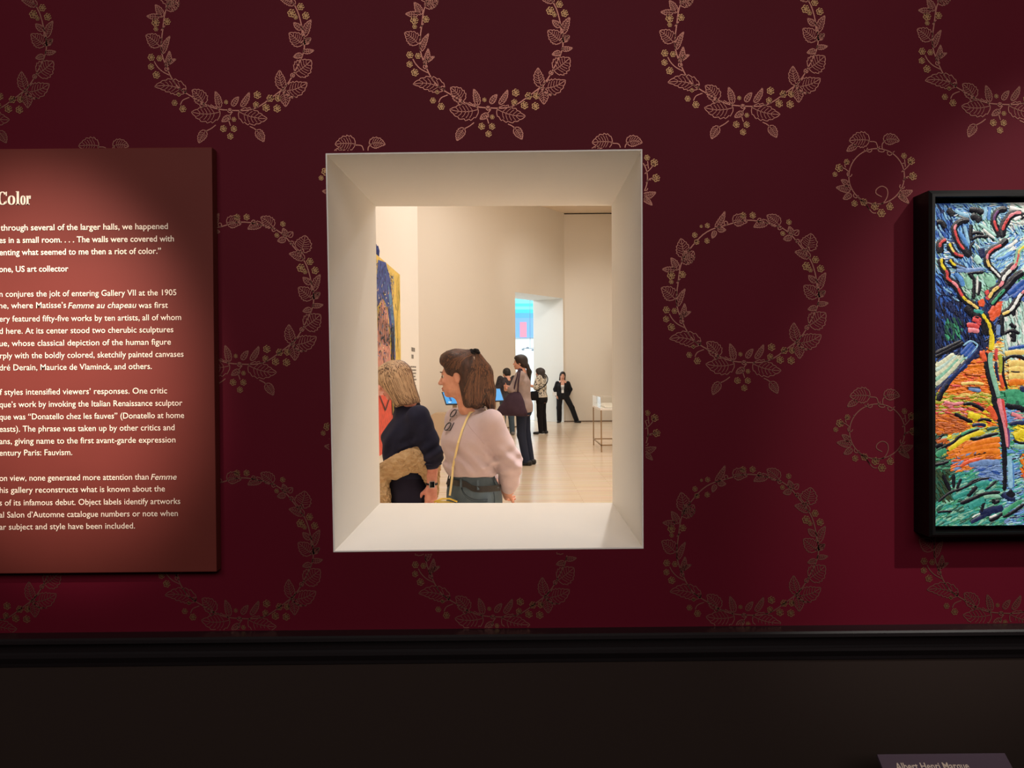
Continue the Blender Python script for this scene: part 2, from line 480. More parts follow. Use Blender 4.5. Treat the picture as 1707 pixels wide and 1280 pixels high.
def leaf(out, base, tip, w, bend=0.0, teeth=6, lw=1.3):
    """outline with toothed edge, midrib and side veins; coordinates in wreath millimetres, y down"""
    dx, dy = tip[0] - base[0], tip[1] - base[1]; L = math.hypot(dx, dy)
    px, py = -dy / L, dx / L
    c = ((base[0] + tip[0]) / 2 + px * bend * L, (base[1] + tip[1]) / 2 + py * bend * L)
    big = L > 13
    def pt(t, s):
        q = bez(base, c, tip, 1)
        x = (1 - t) ** 2 * base[0] + 2 * t * (1 - t) * c[0] + t * t * tip[0]; y = (1 - t) ** 2 * base[1] + 2 * t * (1 - t) * c[1] + t * t * tip[1]
        tx = 2 * (1 - t) * (c[0] - base[0]) + 2 * t * (tip[0] - c[0]); ty = 2 * (1 - t) * (c[1] - base[1]) + 2 * t * (tip[1] - c[1])
        l = math.hypot(tx, ty) or 1
        return (x - ty / l * s, y + tx / l * s)
    for sgn in (1, -1):
        pl = []
        n = 26 if big else 12
        for i in range(n + 1):
            t = i / n
            h = w / 2 * (math.sin(PI * t ** 0.72) ** 0.8 if 0 < t < 1 else 0)
            if big and 0.05 < t < 0.97: h *= 0.84 + 0.27 * ((t * teeth + (0.3 if sgn > 0 else 0)) % 1.0)
            pl.append(pt(t, sgn * h))
        out.append((pl, lw, 1))
        if big:
            m = 5 if L > 22 else 3
            for k in range(1, m + 1):
                t0 = 0.08 + 0.72 * k / (m + 1); t1 = min(t0 + 0.13, 0.95)
                h = w / 2 * math.sin(PI * t1 ** 0.72) ** 0.8 * 0.74
                out.append(([pt(t0, 0), pt((t0 + t1) / 2 - 0.01, sgn * h * 0.55), pt(t1, sgn * h)], lw * 0.62, 1))
    out.append(([pt(t, 0) for t in (0, .2, .4, .6, .8, .95)], lw * 0.85, 1))
def berry(out, c, r):
    for k in range(6):
        a = k * PI / 3 + r
        q = (c[0] + math.cos(a) * r * 0.60, c[1] + math.sin(a) * r * 0.60)
        out.append(([(q[0] + math.cos(b * PI / 3) * r * 0.30, q[1] + math.sin(b * PI / 3) * r * 0.30) for b in range(6)], r * 0.2, 3))
    out.append(([(c[0] + math.cos(b * PI / 3) * r * 0.22, c[1] + math.sin(b * PI / 3) * r * 0.22) for b in range(6)], r * 0.28, 3))
def curve_of(pts, m=5):
    if len(pts) < 3: return pts
    out = []
    for i in range(len(pts) - 1):
        p0, p1, p2, p3 = pts[max(i - 1, 0)], pts[i], pts[i + 1], pts[min(i + 2, len(pts) - 1)]
        for k in range(m):
            t = k / m
            out.append(tuple(0.5 * (2 * p1[c] + (p2[c] - p0[c]) * t + (2 * p0[c] - 5 * p1[c] + 4 * p2[c] - p3[c]) * t * t + (3 * p1[c] - p0[c] - 3 * p2[c] + p3[c]) * t ** 3) for c in (0, 1)))
    return out + [pts[-1]]
def big_wreath():
    o = []
    a = lambda u, v: ((u - 855) / 5.334, (v - 325) / 5.334)
    b = lambda u, v: ((u - 652) / 3.878, (v - 607) / 3.878)
    ring = []
    for i in range(97):
        t = 2 * PI * i / 96
        r = 118 + 1.5 * math.sin(5 * t + 1) + 1.0 * math.sin(11 * t)
        ring.append((r * math.cos(t), r * math.sin(t)))
    o.append((ring, 1.9, 1))
    LA = [((215, 385), (95, 285), 120, .1), ((240, 450), (308, 295), 50, -.1), ((265, 560), (300, 425), 48, .15), ((275, 545), (358, 498), 34, -.1),
          ((440, 790), (165, 738), 130, .22), ((600, 895), (495, 770), 120, .15), ((735, 930), (700, 785), 58, .08), ((740, 965), (487, 962), 155, -.16),
          ((905, 965), (1155, 1028), 145, .14), ((612, 1130), (548, 1238), 74, .1), ((1058, 1130), (1122, 1232), 74, -.1), ((850, 915), (907, 835), 48, -.1),
          ((925, 920), (1000, 795), 50, .12), ((1290, 780), (1318, 925), 95, -.15), ((1310, 785), (1512, 715), 140, .18), ((1300, 770), (1272, 605), 90, -.15),
          ((1410, 630), (1552, 520), 165, .05), ((1470, 470), (1395, 490), 46, 0), ((1478, 380), (1360, 277), 120, 0), ((1490, 360), (1550, 325), 48, .1),
          ((1500, 380), (1545, 330), 50, -.2), ((1480, 440), (1577, 432), 42, .1), ((1492, 312), (1555, 165), 66, -.12), ((1470, 245), (1402, 187), 52, -.1),
          ((240, 130), (182, 20), 62, .1), ((215, 128), (105, 120), 50, 0), ((275, 45), (395, 5), 90, .1), ((830, 1010), (753, 1052), 50, .1)]
    for p, q, w, bd in LA: leaf(o, a(*p), a(*q), w / 5.334, bd)
    LB = [((250, 385), (228, 262), 88, 0), ((243, 397), (310, 345), 84, .12), ((450, 195), (512, 90), 36, .12), ((450, 215), (430, 262), 30, 0), ((465, 205), (518, 210), 34, 0),
          ((562, 152), (655, 162), 78, -.2), ((790, 165), (698, 195), 50, .15), ((862, 182), (783, 118), 74, .1), ((945, 245), (925, 190), 36, 0), ((958, 245), (988, 215), 36, 0),
          ((940, 262), (888, 272), 38, 0), ((1035, 342), (1066, 238), 110, .1), ((1060, 392), (962, 355), 54, .12)]
    for p, q, w, bd in LB: leaf(o, b(*p), b(*q), w / 3.878, bd)
    for u, v, r in [(140, 480, 33), (212, 490, 28), (137, 562, 30), (183, 635, 35), (378, 808, 20), (340, 882, 28), (412, 935, 33), (795, 880, 20), (1072, 820, 36), (1060, 905, 30),
                    (1148, 932, 36), (1185, 850, 34), (1245, 940, 36), (1255, 850, 32), (1385, 105, 40), (1465, 48, 34), (1510, 128, 35), (1420, 140, 22), (768, 1113, 32), (860, 1115, 30),
                    (828, 1180, 30), (862, 1032, 22), (183, 175, 38), (185, 232, 22), (285, 168, 33)]: berry(o, a(u, v), r / 5.334)
    for u, v, r in [(318, 240, 19), (330, 285, 19), (397, 278, 19), (400, 180, 18), (360, 185, 11), (630, 117, 22), (692, 117, 22), (925, 163, 19), (885, 235, 17)]: berry(o, b(u, v), r / 3.878)
    for pl in [[(300, 640), (235, 605), (190, 560), (165, 515)], [(470, 835), (412, 860), (390, 900)], [(700, 1080), (660, 1110), (610, 1135)], [(1000, 1095), (1040, 1115), (1062, 1135)],
               [(850, 965), (815, 1020), (830, 1090)], [(230, 245), (265, 205)], [(1410, 840), (1350, 830), (1290, 785)]]:
        o.append((curve_of([a(*q) for q in pl]), 1.6, 1))
    for u, v in [(275, 585), (578, 905), (825, 955), (1385, 650), (1485, 365), (425, 775)]:
        o.append(([a(u + 18 * math.cos(k * 0.9), v + 18 * math.sin(k * 0.9)) for k in range(8)], 1.6, 1))
    for u, v in [(735, 148), (865, 200), (980, 285), (518, 165), (1045, 338)]:
        o.append(([b(u + 12 * math.cos(k * 0.9), v + 12 * math.sin(k * 0.9)) for k in range(8)], 1.6, 1))
    return o
def small_wreath():
    o = []
    s = lambda u, v: ((u - 655) / 7.11, (v - 668) / 7.11)
    C = [s(655 + 328 * math.cos(t), 668 + 326 * math.sin(t)) for t in [math.radians(x) for x in range(64, 428, 6)]]
    o.append((C, 1.7, 1))
    for pl in [[(690, 1000), (745, 970), (785, 890), (775, 815), (715, 785), (655, 820), (650, 870), (715, 910)], [(555, 258), (640, 265), (665, 310), (680, 370), (735, 382), (750, 355)],
               [(722, 345), (725, 285), (775, 235)], [(325, 610), (275, 572), (215, 565)], [(290, 560), (280, 530), (310, 490)], [(950, 620), (1020, 560), (1065, 490)], [(995, 560), (985, 470)],
               [(965, 730), (1010, 680), (1085, 670)], [(570, 1060), (520, 990), (440, 920)], [(530, 1000), (600, 1090), (650, 1100)]]:
        o.append((curve_of([s(*q) for q in pl]), 1.5, 1))
    for p, q, w, bd in [((572, 245), (333, 248), 185, .08), ((420, 308), (303, 372), 70, .1), ((738, 252), (922, 258), 130, -.25), ((328, 778), (235, 705), 62, .1), ((345, 832), (176, 795), 78, .05),
                        ((352, 870), (258, 930), 68, -.1), ((910, 890), (1080, 838), 80, .1), ((910, 890), (1035, 992), 62, -.1)]: leaf(o, s(*p), s(*q), w / 7.11, bd)
    for u, v, r in [(215, 565, 50), (305, 495, 36), (165, 640, 32), (980, 430, 36), (1065, 490, 48), (1085, 670, 50), (395, 985, 40), (505, 970, 46), (635, 1020, 50), (712, 1100, 52), (812, 1025, 46)]:
        berry(o, s(u, v), r / 7.11)
    for k in range(0, 60, 5):
        x, y = C[k]; l = math.hypot(x, y)
        o.append(([(x, y), (x + x / l * 4 + 2, y + y / l * 4)], 1.2, 1))
    for u, v in [(570, 355), (810, 395), (335, 640), (955, 790), (410, 890)]:
        o.append(([s(u + 30 * math.cos(k * 0.8), v + 30 * math.sin(k * 0.8)) for k in range(6)], 1.5, 1))
    return o
def print_wreath(shape, cx, cy):
    c = at(cx, cy, YF)
    for pl, w, mi in shape:
        P = [(c.x + x * 0.001, c.z - y * 0.001) for x, y in pl]
        zlo = Z_RAIL + 0.001
        # trim where the print would leave the paper
        seg = []
        for q in P + [None]:
            hid = q is None or q[1] < zlo or (oT[3].x - 0.004 < q[0] < oT[2].x + 0.004 and oT[3].z - 0.004 < q[1] < oT[0].z + 0.004)
            if hid:
                if len(seg) > 1: ribbon(mb, seg, w * 0.001, 1 if mi == 1 else 2)
                seg = []
            else: seg.append(q)
BW, SW = big_wreath(), small_wreath()
for cx, cy in [(-43, 67), (387, 65), (818, 61), (1243, 58), (1672, 55), (-33, 492), (403, 489), (1245, 486), (1677, 482), (-30, 918), (403, 914), (826, 911), (1245, 908), (1674, 905), (2105, 52), (2107, 478), (2108, 902), (-470, 70), (-465, 495), (-460, 920)]:
    print_wreath(BW, cx, cy)
for cx, cy in [(178, 303), (605, 300), (1033, 297), (1461, 294), (1890, 291), (182, 728), (608, 725), (1034, 722), (1462, 719), (1890, 716), (-250, 306), (-250, 731)]:
    print_wreath(SW, cx, cy)
wall_front = struct(mb.build('wall_front', [M_PAPER, M_INK, M_BERRY, M_DARK]))

mb = MB()
ring_wall(mb, iT, YB, -1.106, 3.10, 0, 6.3, 0, flip=True)
struct(mb.build('wall_gallery_near', M_GALW))
mb = MB()
for i in range(4):
    j = (i + 1) % 4
    n = 8
    for a in range(n):
        for b in range(n):
            def P(u, v): return (oT[i].lerp(oT[j], u)).lerp(iT[i].lerp(iT[j], u), v)
            mb.quad(P(a / n, b / n), P((a + 1) / n, b / n), P((a + 1) / n, (b + 1) / n), P(a / n, (b + 1) / n))
win = struct(mb.build('window_1', M_PLASTER))
# slim bright edge where the plaster lining meets the paper
mb = MB()
e = 0.0022
ins = [Vector((p.x + (e if k in (0, 3) else -e), YF - 0.0012, p.z + (-e if k < 2 else e))) for k, p in enumerate(oT)]
out = [Vector((p.x, YF - 0.0012, p.z)) for p in oT]
for i in range(4):
    j = (i + 1) % 4
    mb.quad(out[i], ins[i], ins[j], out[j])
    mb.quad(ins[i], ins[i] + Vector((0, 0.004, 0)), ins[j] + Vector((0, 0.004, 0)), ins[j])
struct(mb.build('trim_2', M_PLASTER))

# chair rail
prof = [(0, 0.0), (0.030, 0.0), (0.033, -0.003), (0.033, -0.0085), (0.014, -0.016), (0.011, -0.030), (0.0145, -0.033), (0.0145, -0.0385), (0.006, -0.050), (0.004, -0.056), (0, -0.056)]
mb = MB()
mb.prism([(XL, YF - d, Z_RAIL + z) for d, z in prof], (XR - XL, 0, 0))
struct(mb.build('trim_1', M_RAIL))

# dim room in front of the wall
def slab(name, lo, hi, m, parent=None):
    b = MB(); b.box(lo, hi); return struct(b.build(name, m, parent))
slab('floor', (XL, -3.2, -0.1), (XR, YF, 0.0), M_FLOOR)
slab('ceiling', (XL, -3.2, ZT), (XR, YF, ZT + 0.1), M_DARK)
slab('wall_left', (XL - 0.1, -3.2, 0), (XL, YF, ZT), M_PAPER)
slab('wall_right', (XR, -3.2, 0), (XR + 0.1, YF, ZT), M_PAPER)
slab('wall_back', (XL, -3.3, 0), (XR, -3.2, ZT), M_PAPER)

# ------------------------------------------------------------------ the bright gallery beyond
ZC = 6.28
XS, YC = -1.106, 9.3
slab('wall_gallery_left', (-5.6, YB, 0), (XS, YC, ZC), M_GALW)
slab('wall_gallery_right', (3.10, YB, 0), (3.25, 24.2, ZC), M_GALW)
P1 = at(702, 728, 1976 / 108.0); P2 = at(943, 704, 1976 / 84.0)
d12 = Vector((P2.x - P1.x, P2.y - P1.y, 0)).normalized(); n12 = Vector((-d12.y, d12.x, 0))     # n12 points through the wall
def on_wall(px, zz=0.0):
    """where the slanting back wall is met by the vertical plane through a pixel column"""
    d = at(px, 640, 1.0) - CAM
    # P1 + s d12 = t d
    t = (P1.x * d12.y - P1.y * d12.x) / (d.x * d12.y - d.y * d12.x)
    return Vector((d.x * t, d.y * t, zz))
A0 = P1 - d12 * 6.2; A0.z = 0
DL, DR = on_wall(860), on_wall(939.5)
ZD = at(900, 492, on_wall(900).y).z
W2 = Vector((P2.x, P2.y, 0))
TH = 1.08
mb = MB()
def vwall(a, b, z0, z1, mi=0):
    mb.quad((a.x, a.y, z0), (b.x, b.y, z0), (b.x, b.y, z1), (a.x, a.y, z1), mi)
vwall(A0, DL, 0, ZC); vwall(DR, W2, 0, ZC); vwall(DL, DR, ZD, ZC)
vwall(W2, Vector((3.10, W2.y, 0)), 0, ZC - 0.035)
struct(mb.build('wall_gallery_back', M_GAL))
mb = MB()
vwall(W2 + Vector((0, 0.05, 0)), Vector((3.10, W2.y + 0.05, 0)), ZC - 0.06, ZC)
struct(mb.build('ceiling_gap_shade', M_DARK))  # dark strip standing in for the shade inside the ceiling gap
mb = MB()
DL2, DR2 = DL + n12 * TH, DR + n12 * TH
vwall(DR, DR2, 0, ZD); vwall(DL2, DL, 0, ZD)
mb.quad((DL.x, DL.y, ZD), (DR.x, DR.y, ZD), (DR2.x, DR2.y, ZD), (DL2.x, DL2.y, ZD))
struct(mb.build('door_1', mat('doorway_white', (238, 238, 234), 0.8, 0.2)))
b = MB(); b.add([(-5.6, YB, 0), (3.10, YB, 0), (3.10, 36, 0), (-5.6, 36, 0)], [(0, 1, 2, 3)])
struct(b.build('floor_gallery', wood_floor()))
mb = MB()
mb.quad((-5.6, YB, ZC), (-5.6, 26, ZC), (3.10, 26, ZC), (3.10, YB, ZC))
struct(mb.build('ceiling_gallery', mat('gallery_ceiling', (240, 220, 196), 0.85)))
# two slim lighting tracks under the ceiling by the far corner
g = MB()
for y in (21.4, 22.3): g.box((1.9, y, ZC - 0.05), (3.09, y + 0.04, ZC), 0)
struct(g.build('trim_4', mat('track_grey', (214, 196, 176), 0.5)))
# dark strip painted in for the shadow of the gap along the wall foot
mb = MB()
def foot(a, b):
    n = Vector((b.y - a.y, -(b.x - a.x), 0)).normalized() * 0.012
    mb.prism([(a.x, a.y, 0), (b.x, b.y, 0), (b.x + n.x, b.y + n.y, 0), (a.x + n.x, a.y + n.y, 0)], (0, 0, 0.03))
foot(A0, DL); foot(DR, W2); foot(W2, Vector((3.10, W2.y, 0)))
struct(mb.build('foot_gap_strip', mat('foot_gap_shade', (120, 98, 80), 0.7)))
# room beyond the doorway
M_WHITE = mat('far_room_white', (240, 243, 244), 0.8, 0.2)
slab('wall_far_room_back', (-6, 31.0, 0), (8, 31.15, ZC), M_WHITE)
slab('wall_far_room_right', (3.5, 24.4, 0), (3.6, 31, ZC), M_WHITE)
slab('wall_far_room_left', (-5.7, 17.5, 0), (-5.6, 31, ZC), M_WHITE)
B0, B1 = A0 + n12 * (TH + 0.02), W2 + n12 * (TH + 0.02)
b = MB(); b.prism([(B0.x, B0.y, 5.4), (B1.x, B1.y, 5.4), (3.55, 25.2, 5.4), (3.55, 31.1, 5.4), (-5.65, 31.1, 5.4)], (0, 0, 0.08))
struct(b.build('ceiling_far_room', M_WHITE))
b = MB(); b.quad((B0.x, B0.y, 0), (DL2.x, DL2.y, 0), (DL2.x, DL2.y, 5.4), (B0.x, B0.y, 5.4)); b.quad((DR2.x, DR2.y, 0), (B1.x, B1.y, 0), (B1.x, B1.y, 5.4), (DR2.x, DR2.y, 5.4))
b.quad((DL2.x, DL2.y, ZD), (DR2.x, DR2.y, ZD), (DR2.x, DR2.y, 5.4), (DL2.x, DL2.y, 5.4)); b.quad((B1.x, B1.y, 0), (3.55, 25.2, 0), (3.55, 25.2, 5.4), (B1.x, B1.y, 5.4))
struct(b.build('wall_far_room_front', M_WHITE))
b = MB(); b.quad((-5.6, 24.6, 0.004), (3.5, 24.6, 0.004), (3.5, 31, 0.004), (-5.6, 31, 0.004))
struct(b.build('floor_far_room', mat('far_room_floor', (212, 216, 218), 0.3)))

# ------------------------------------------------------------------ text panel on the left
M_PANEL = mat('panel_red_brown', (106, 46, 40), 0.55, 0.16, var=((5, 5, 5), (100, 43, 37)))
M_LETTER = mat('cream_lettering', (228, 210, 192), 0.6, 0.2)
YPN = YF - 0.022
tr, br = at(353, 245, YPN), at(361, 953, YPN)
zt, zb = at(0, 248, YPN).z, at(0, 956, YPN).z
xl = at(-180, 600, YPN).x
mb = MB()
mb.prism([(xl, YF - 0.001, zt), (tr.x, YF - 0.001, tr.z), (br.x, YF - 0.001, br.z), (xl, YF - 0.001, zb)][::-1], (0, YPN - YF + 0.001, 0))
panel = mb.build('text_panel', M_PANEL, bevel=0.0012)
tag(panel, 'red-brown exhibition text panel with cream lettering on the burgundy wall', 'sign')
PX = YPN / F
YT = YPN - 0.0008
LINES = [  # text, left end, right end, baseline, weight
    ('through several of the larger halls, we happened', 1, 280, 381.7, 1), ('es in a small room. . . . The walls were covered with', -1.5, 290, 402.3, 1),
    ('enting what seemed to me then a riot of color.\u201d', -1, 268.5, 422.8, 1), ('one, US art collector', -1.5, 114, 452.3, 1),
    ('n conjures the jolt of entering Gallery VII at the 1905', -1, 294, 492, 0), ('ne, where Matisse\u2019s', -1.5, 110.3, 513, 0), ('Femme au chapeau', 113.4, 227.5, 513, 2), ('was first', 231, 280, 513, 0),
    ('ery featured fifty-five works by ten artists, all of whom', -1, 302, 533.3, 0), ('d here. At its center stood two cherubic sculptures', -1, 289, 553.7, 0),
    ('ue, whose classical depiction of the human figure', -1, 285, 574.3, 0), ('rply with the boldly colored, sketchily painted canvases', 0, 306, 594.6, 0),
    ('dr\u00e9 Derain, Maurice de Vlaminck, and others.', -1, 253, 615, 0), ('f styles intensified viewers\u2019 responses. One critic', -0.5, 278.5, 655.6, 0),
    ('que\u2019s work by invoking the Italian Renaissance sculptor', -1, 304, 676, 0), ('que was \u201cDonatello chez les fauves\u201d (Donatello at home', -1, 307, 696.6, 0),
    ('easts). The phrase was taken up by other critics and', -1, 291, 717, 0), ('ans, giving name to the first avant-garde expression', -1, 292.5, 737.4, 0),
    ('entury Paris: Fauvism.', -1, 120.5, 758.4, 0), ('on view, none generated more attention than', -1, 247.8, 799.3, 0), ('Femme', 251.5, 294.5, 799.3, 2),
    ('his gallery reconstructs what is known about the', -0.5, 275, 819, 0), ('s of its infamous debut. Object labels identify artworks', -1, 300.5, 839.8, 0),
    ('al Salon d\u2019Automne catalogue numbers or note when', -1, 296.5, 860, 0), ('ar subject and style have been included.', -1, 225, 880.8, 0)]
mb = MB()
SZ = 14.2 * PX
for t, xl_, xr, bl, w in LINES:
    vs, fs = text_polys(t, 1.0, 0.012 if w == 1 else 0.003, 0.22 if w == 2 else 0.0)
    a0, a1 = min(v[0] for v in vs), max(v[0] for v in vs)
    p, q = at(xl_, bl, YT), at(xr, bl, YT)
    k = (q.x - p.x) / (a1 - a0)
    mb.add([(p.x + (v[0] - a0) * k, YT, q.z + v[1] * SZ) for v in vs], fs, 0)
mb.build('body_text', M_LETTER, panel)
# headline: condensed letters with heavy stems and thin curves
mb = MB()
def hp(u, v): p = at(u, v, YT); return (p.x, YT, p.z)
def ring_letter(x0, x1, y0, y1, stem, thin, gap=None):
    cx_, cy_, rx_, ry_ = (x0 + x1) / 2, (y0 + y1) / 2, (x1 - x0) / 2, (y1 - y0) / 2
    n = 40; A = []; B = []
    for i in range(n + 1):
        t = 2 * PI * i / n if not gap else gap + (2 * PI - 2 * gap) * i / n
        c, s = math.cos(t), math.sin(t)
        c2 = math.copysign(abs(c) ** 0.8, c); s2 = math.copysign(abs(s) ** 0.9, s)
        A.append(hp(cx_ + rx_ * c2, cy_ + ry_ * s2)); B.append(hp(cx_ + (rx_ - stem) * c2, cy_ + (ry_ - thin) * s2))
    mb.add(A + B, [(i + 1, i, n + 1 + i, n + 2 + i) for i in range(n)])
def bar(x0, x1, y0, y1): mb.quad(hp(x0, y1), hp(x1, y1), hp(x1, y0), hp(x0, y0))
ring_letter(-3.5, 11.8, 319.3, 341.3, 4.4, 1.5, 0.62)
bar(9.6, 11.6, 319.6, 326.5); bar(9.4, 11.2, 334.8, 339.0)
ring_letter(12.8, 25.4, 326.0, 341.2, 3.9, 1.3)
bar(27.8, 31.6, 318.8, 341.0); bar(26.4, 28.0, 318.8, 320.2); bar(26.4, 33.2, 339.7, 341.0)
ring_letter(33.8, 46.4 - 3.6, 326.0, 341.2, 3.2, 1.3)
bar(44.2, 47.6, 326.2, 341.0); bar(43.2, 45.0, 326.2, 327.6); bar(43.2, 49.4, 339.7, 341.0); bar(47.4, 49.2, 326.4, 329.0); bar(48.6, 51.2, 326.0, 331.4)
mb.build('heading', M_LETTER, panel)

# ------------------------------------------------------------------ object label on a slanted holder below the rail
M_LAB = mat('label_plum_grey', (92, 78, 92), 0.5, 0.3)
dv = Vector((0, -1.42, -1.0)).normalized()
a, b2 = at(1462, 1254.5, 1.215), at(1675, 1257, 1.215)
a.z = b2.z = (a.z + b2.z) / 2
n = Vector((1, 0, 0)).cross(dv).normalized()
if n.z < 0: n = -n
mb = MB()
mb.prism([a, b2, b2 + dv * 0.11, a + dv * 0.11], -n * 0.006)
lab = mb.build('object_label', M_LAB, bevel=0.0008)
tag(lab, 'slanted plum-grey caption label on a bracket below the dark rail', 'label')
for t in (0.25, 0.75):
    mb = MB()
    q = a.lerp(b2, t) + dv * 0.05 - n * 0.006
    mb.prism([(q.x - 0.008, q.y, q.z), (q.x + 0.008, q.y, q.z), (q.x + 0.008, YF, q.z - 0.06), (q.x - 0.008, YF, q.z - 0.06)], (0, 0, -0.008))
    mb.build('bracket', M_RAIL, lab)
vs, fs = text_polys('Albert Henri Marque', 1.0, 0.014)
w0 = max(v[0] for v in vs)
p0 = at(1492, 1281, 1.2); tp = a + dv * 0.0255 + Vector((at(1492, 1270, 1.2).x - a.x, 0, 0))
sc_ = 0.113 / w0
mb = MB()
mb.add([tp + Vector((1, 0, 0)) * v[0] * sc_ - dv * v[1] * 0.0155 + n * 0.0008 for v in vs], fs)
mb.build('label_lettering', M_LETTER, lab)

# ------------------------------------------------------------------ painting in a black box frame on the right
M_FRAME = mat('black_frame_lacquer', (6, 5, 6), 0.45, 0.35)
YFR, YCV = 1.248, 1.266
cTL, cBL, cTR = at(1557.5, 340, YCV), at(1555.5, 876, YCV), at(1985, 337, YCV)
X0, X1, Z1, Z0 = (cTL.x + cBL.x) / 2, cTR.x, cTL.z, cBL.z
FWD = 0.0155
fr = empty('framed_painting', ((X0 + X1) / 2, YF, (Z0 + Z1) / 2))
tag(fr, 'expressionist landscape painting of a bare tree in a black box frame', 'painting')
off = Vector(fr.location)
def L3(p): return tuple(Vector(p) - off)
mb = MB()
xo0, xo1, zo0, zo1 = X0 - FWD, X1 + FWD, Z0 - FWD, Z1 + FWD + 0.003
# four mitred boards: outer side, lip and inner slope
O = [(xo0, zo1), (xo1, zo1), (xo1, zo0), (xo0, zo0)]; I = [(X0, Z1), (X1, Z1), (X1, Z0), (X0, Z0)]
C = [(o[0] + (0.004 if k in (0, 3) else -0.004), o[1] + (-0.006 if k < 2 else 0.004)) for k, o in enumerate(O)]
for i in range(4):
    j = (i + 1) % 4
    yb, ym, yf, yc = YF - 0.0005, YFR + 0.004, YFR, YCV + 0.004
    q = lambda p, y: L3((p[0], y, p[1]))
    G_ = [(o[0] + (0.0085 if k in (0, 3) else -0.0085), o[1] + (-0.0105 if k < 2 else 0.0075)) for k, o in enumerate(O)]
    mb.quad(q(O[i], yb), q(O[j], yb), q(O[j], ym), q(O[i], ym))
    mb.quad(q(O[i], ym), q(O[j], ym), q(C[j], yf), q(C[i], yf))
    mb.quad(q(C[i], yf), q(C[j], yf), q(G_[j], yf), q(G_[i], yf))
    mb.quad(q(G_[i], yf), q(G_[j], yf), q(G_[j], yc + 0.014), q(G_[i], yc + 0.014))
    mb.quad(q(G_[i], yc + 0.014), q(G_[j], yc + 0.014), q(I[j], yc + 0.014), q(I[i], yc + 0.014))
    mb.quad(q(I[i], YCV), q(I[j], YCV), q(I[j], yc + 0.014), q(I[i], yc + 0.014))
mb.build('frame', M_FRAME, fr)

PAL = {'K': (18, 18, 28), 'N': (28, 38, 78), 'B': (44, 84, 165), 'b': (84, 140, 205), 's': (140, 190, 222), 'm': (170, 218, 208), 'w': (226, 234, 226), 'g': (60, 150, 110),
       'G': (40, 85, 70), 't': (52, 150, 140), 'o': (230, 120, 30), 'O': (185, 92, 40), 'y': (226, 200, 40), 'Y': (238, 198, 110), 'l': (160, 170, 50), 'r': (205, 70, 70),
       'R': (222, 88, 50), 'p': (222, 130, 140), 'v': (100, 60, 110), 'e': (130, 185, 160), 'c': (206, 210, 180), 'D': (52, 70, 48), 'q': (108, 140, 190), 'h': (178, 206, 196)}
KEYS = list(PAL)
PM = []
for k in KEYS:
    c = PAL[k]; c2 = tuple(min(255, int(x * 1.12 + 12)) for x in c)
    PM.append(mat('oil_paint_' + {'K': 'black', 'N': 'navy', 'B': 'blue', 'b': 'mid_blue', 's': 'sky', 'm': 'mint', 'w': 'white', 'g': 'green', 'G': 'dark_green', 't': 'teal', 'o': 'orange', 'O': 'rust', 'y': 'yellow', 'Y': 'naples', 'l': 'olive', 'r': 'red', 'R': 'vermilion', 'p': 'pink', 'v': 'violet', 'e': 'sage', 'c': 'cream', 'D': 'moss', 'q': 'periwinkle', 'h': 'pale_green'}[k],
                  c, 0.38, 0.45, var=((220, 220, 220), c2), bump=((420, 420, 420), 0.4, 0.0012)))
rng = random.Random(5)
mb = MB()
mb.quad(L3((X0, YCV, Z0)), L3((X1, YCV, Z0)), L3((X1, YCV, Z1)), L3((X0, YCV, Z1)), KEYS.index('N'))
lay = [0]
PXC = YCV / F
def stroke(pts, w, key, h=0.0011):
    """a domed brush stroke; pts in frame pixels, w in pixels"""
    lay[0] += 1
    P = [at(u, v, YCV) for u, v in pts]
    P = [(min(max(p.x, X0 + 0.0005), X1 - 0.0005), min(max(p.z, Z0 + 0.0005), Z1 - 0.0005)) for p in P]
    base = 0.0002 + lay[0] * 2.4e-7
    w *= PXC; n = len(P); rows = []
    for i, (x, z) in enumerate(P):
        a_, b_ = P[max(i - 1, 0)], P[min(i + 1, n - 1)]
        tx, tz = b_[0] - a_[0], b_[1] - a_[1]; l = math.hypot(tx, tz) or 1
        k = w / 2 * (0.62 if i in (0, n - 1) else 1.0) * (0.9 + 0.2 * rng.random())
        nx, nz = -tz / l, tx / l
        row = []
        for s_, hh in ((-1, 0), (-0.55, 0.8), (0, 0.55 + 0.4 * rng.random()), (0.55, 0.85), (1, 0)):
            xx = min(max(x + nx * k * s_, X0), X1); zz = min(max(z + nz * k * s_, Z0), Z1)
            row.append(L3((xx, YCV - base - h * hh, zz)))
        rows.append(row)
    vs = [p for r_ in rows for p in r_]
    fs = [(i * 5 + j, i * 5 + j + 1, i * 5 + j + 6, i * 5 + j + 5) for i in range(n - 1) for j in range(4)]
    mb.add(vs, fs, KEYS.index(key))
def smooth(pts, m=4):
    out = []
    n = len(pts)
    for i in range(n - 1):
        p0, p1, p2, p3 = pts[max(i - 1, 0)], pts[i], pts[i + 1], pts[min(i + 2, n - 1)]
        for k in range(m):
            t = k / m
            out.append(tuple(0.5 * ((2 * p1[c]) + (-p0[c] + p2[c]) * t + (2 * p0[c] - 5 * p1[c] + 4 * p2[c] - p3[c]) * t * t + (-p0[c] + 3 * p1[c] - 3 * p2[c] + p3[c]) * t ** 3) for c in (0, 1)))
    out.append(pts[-1]); return out
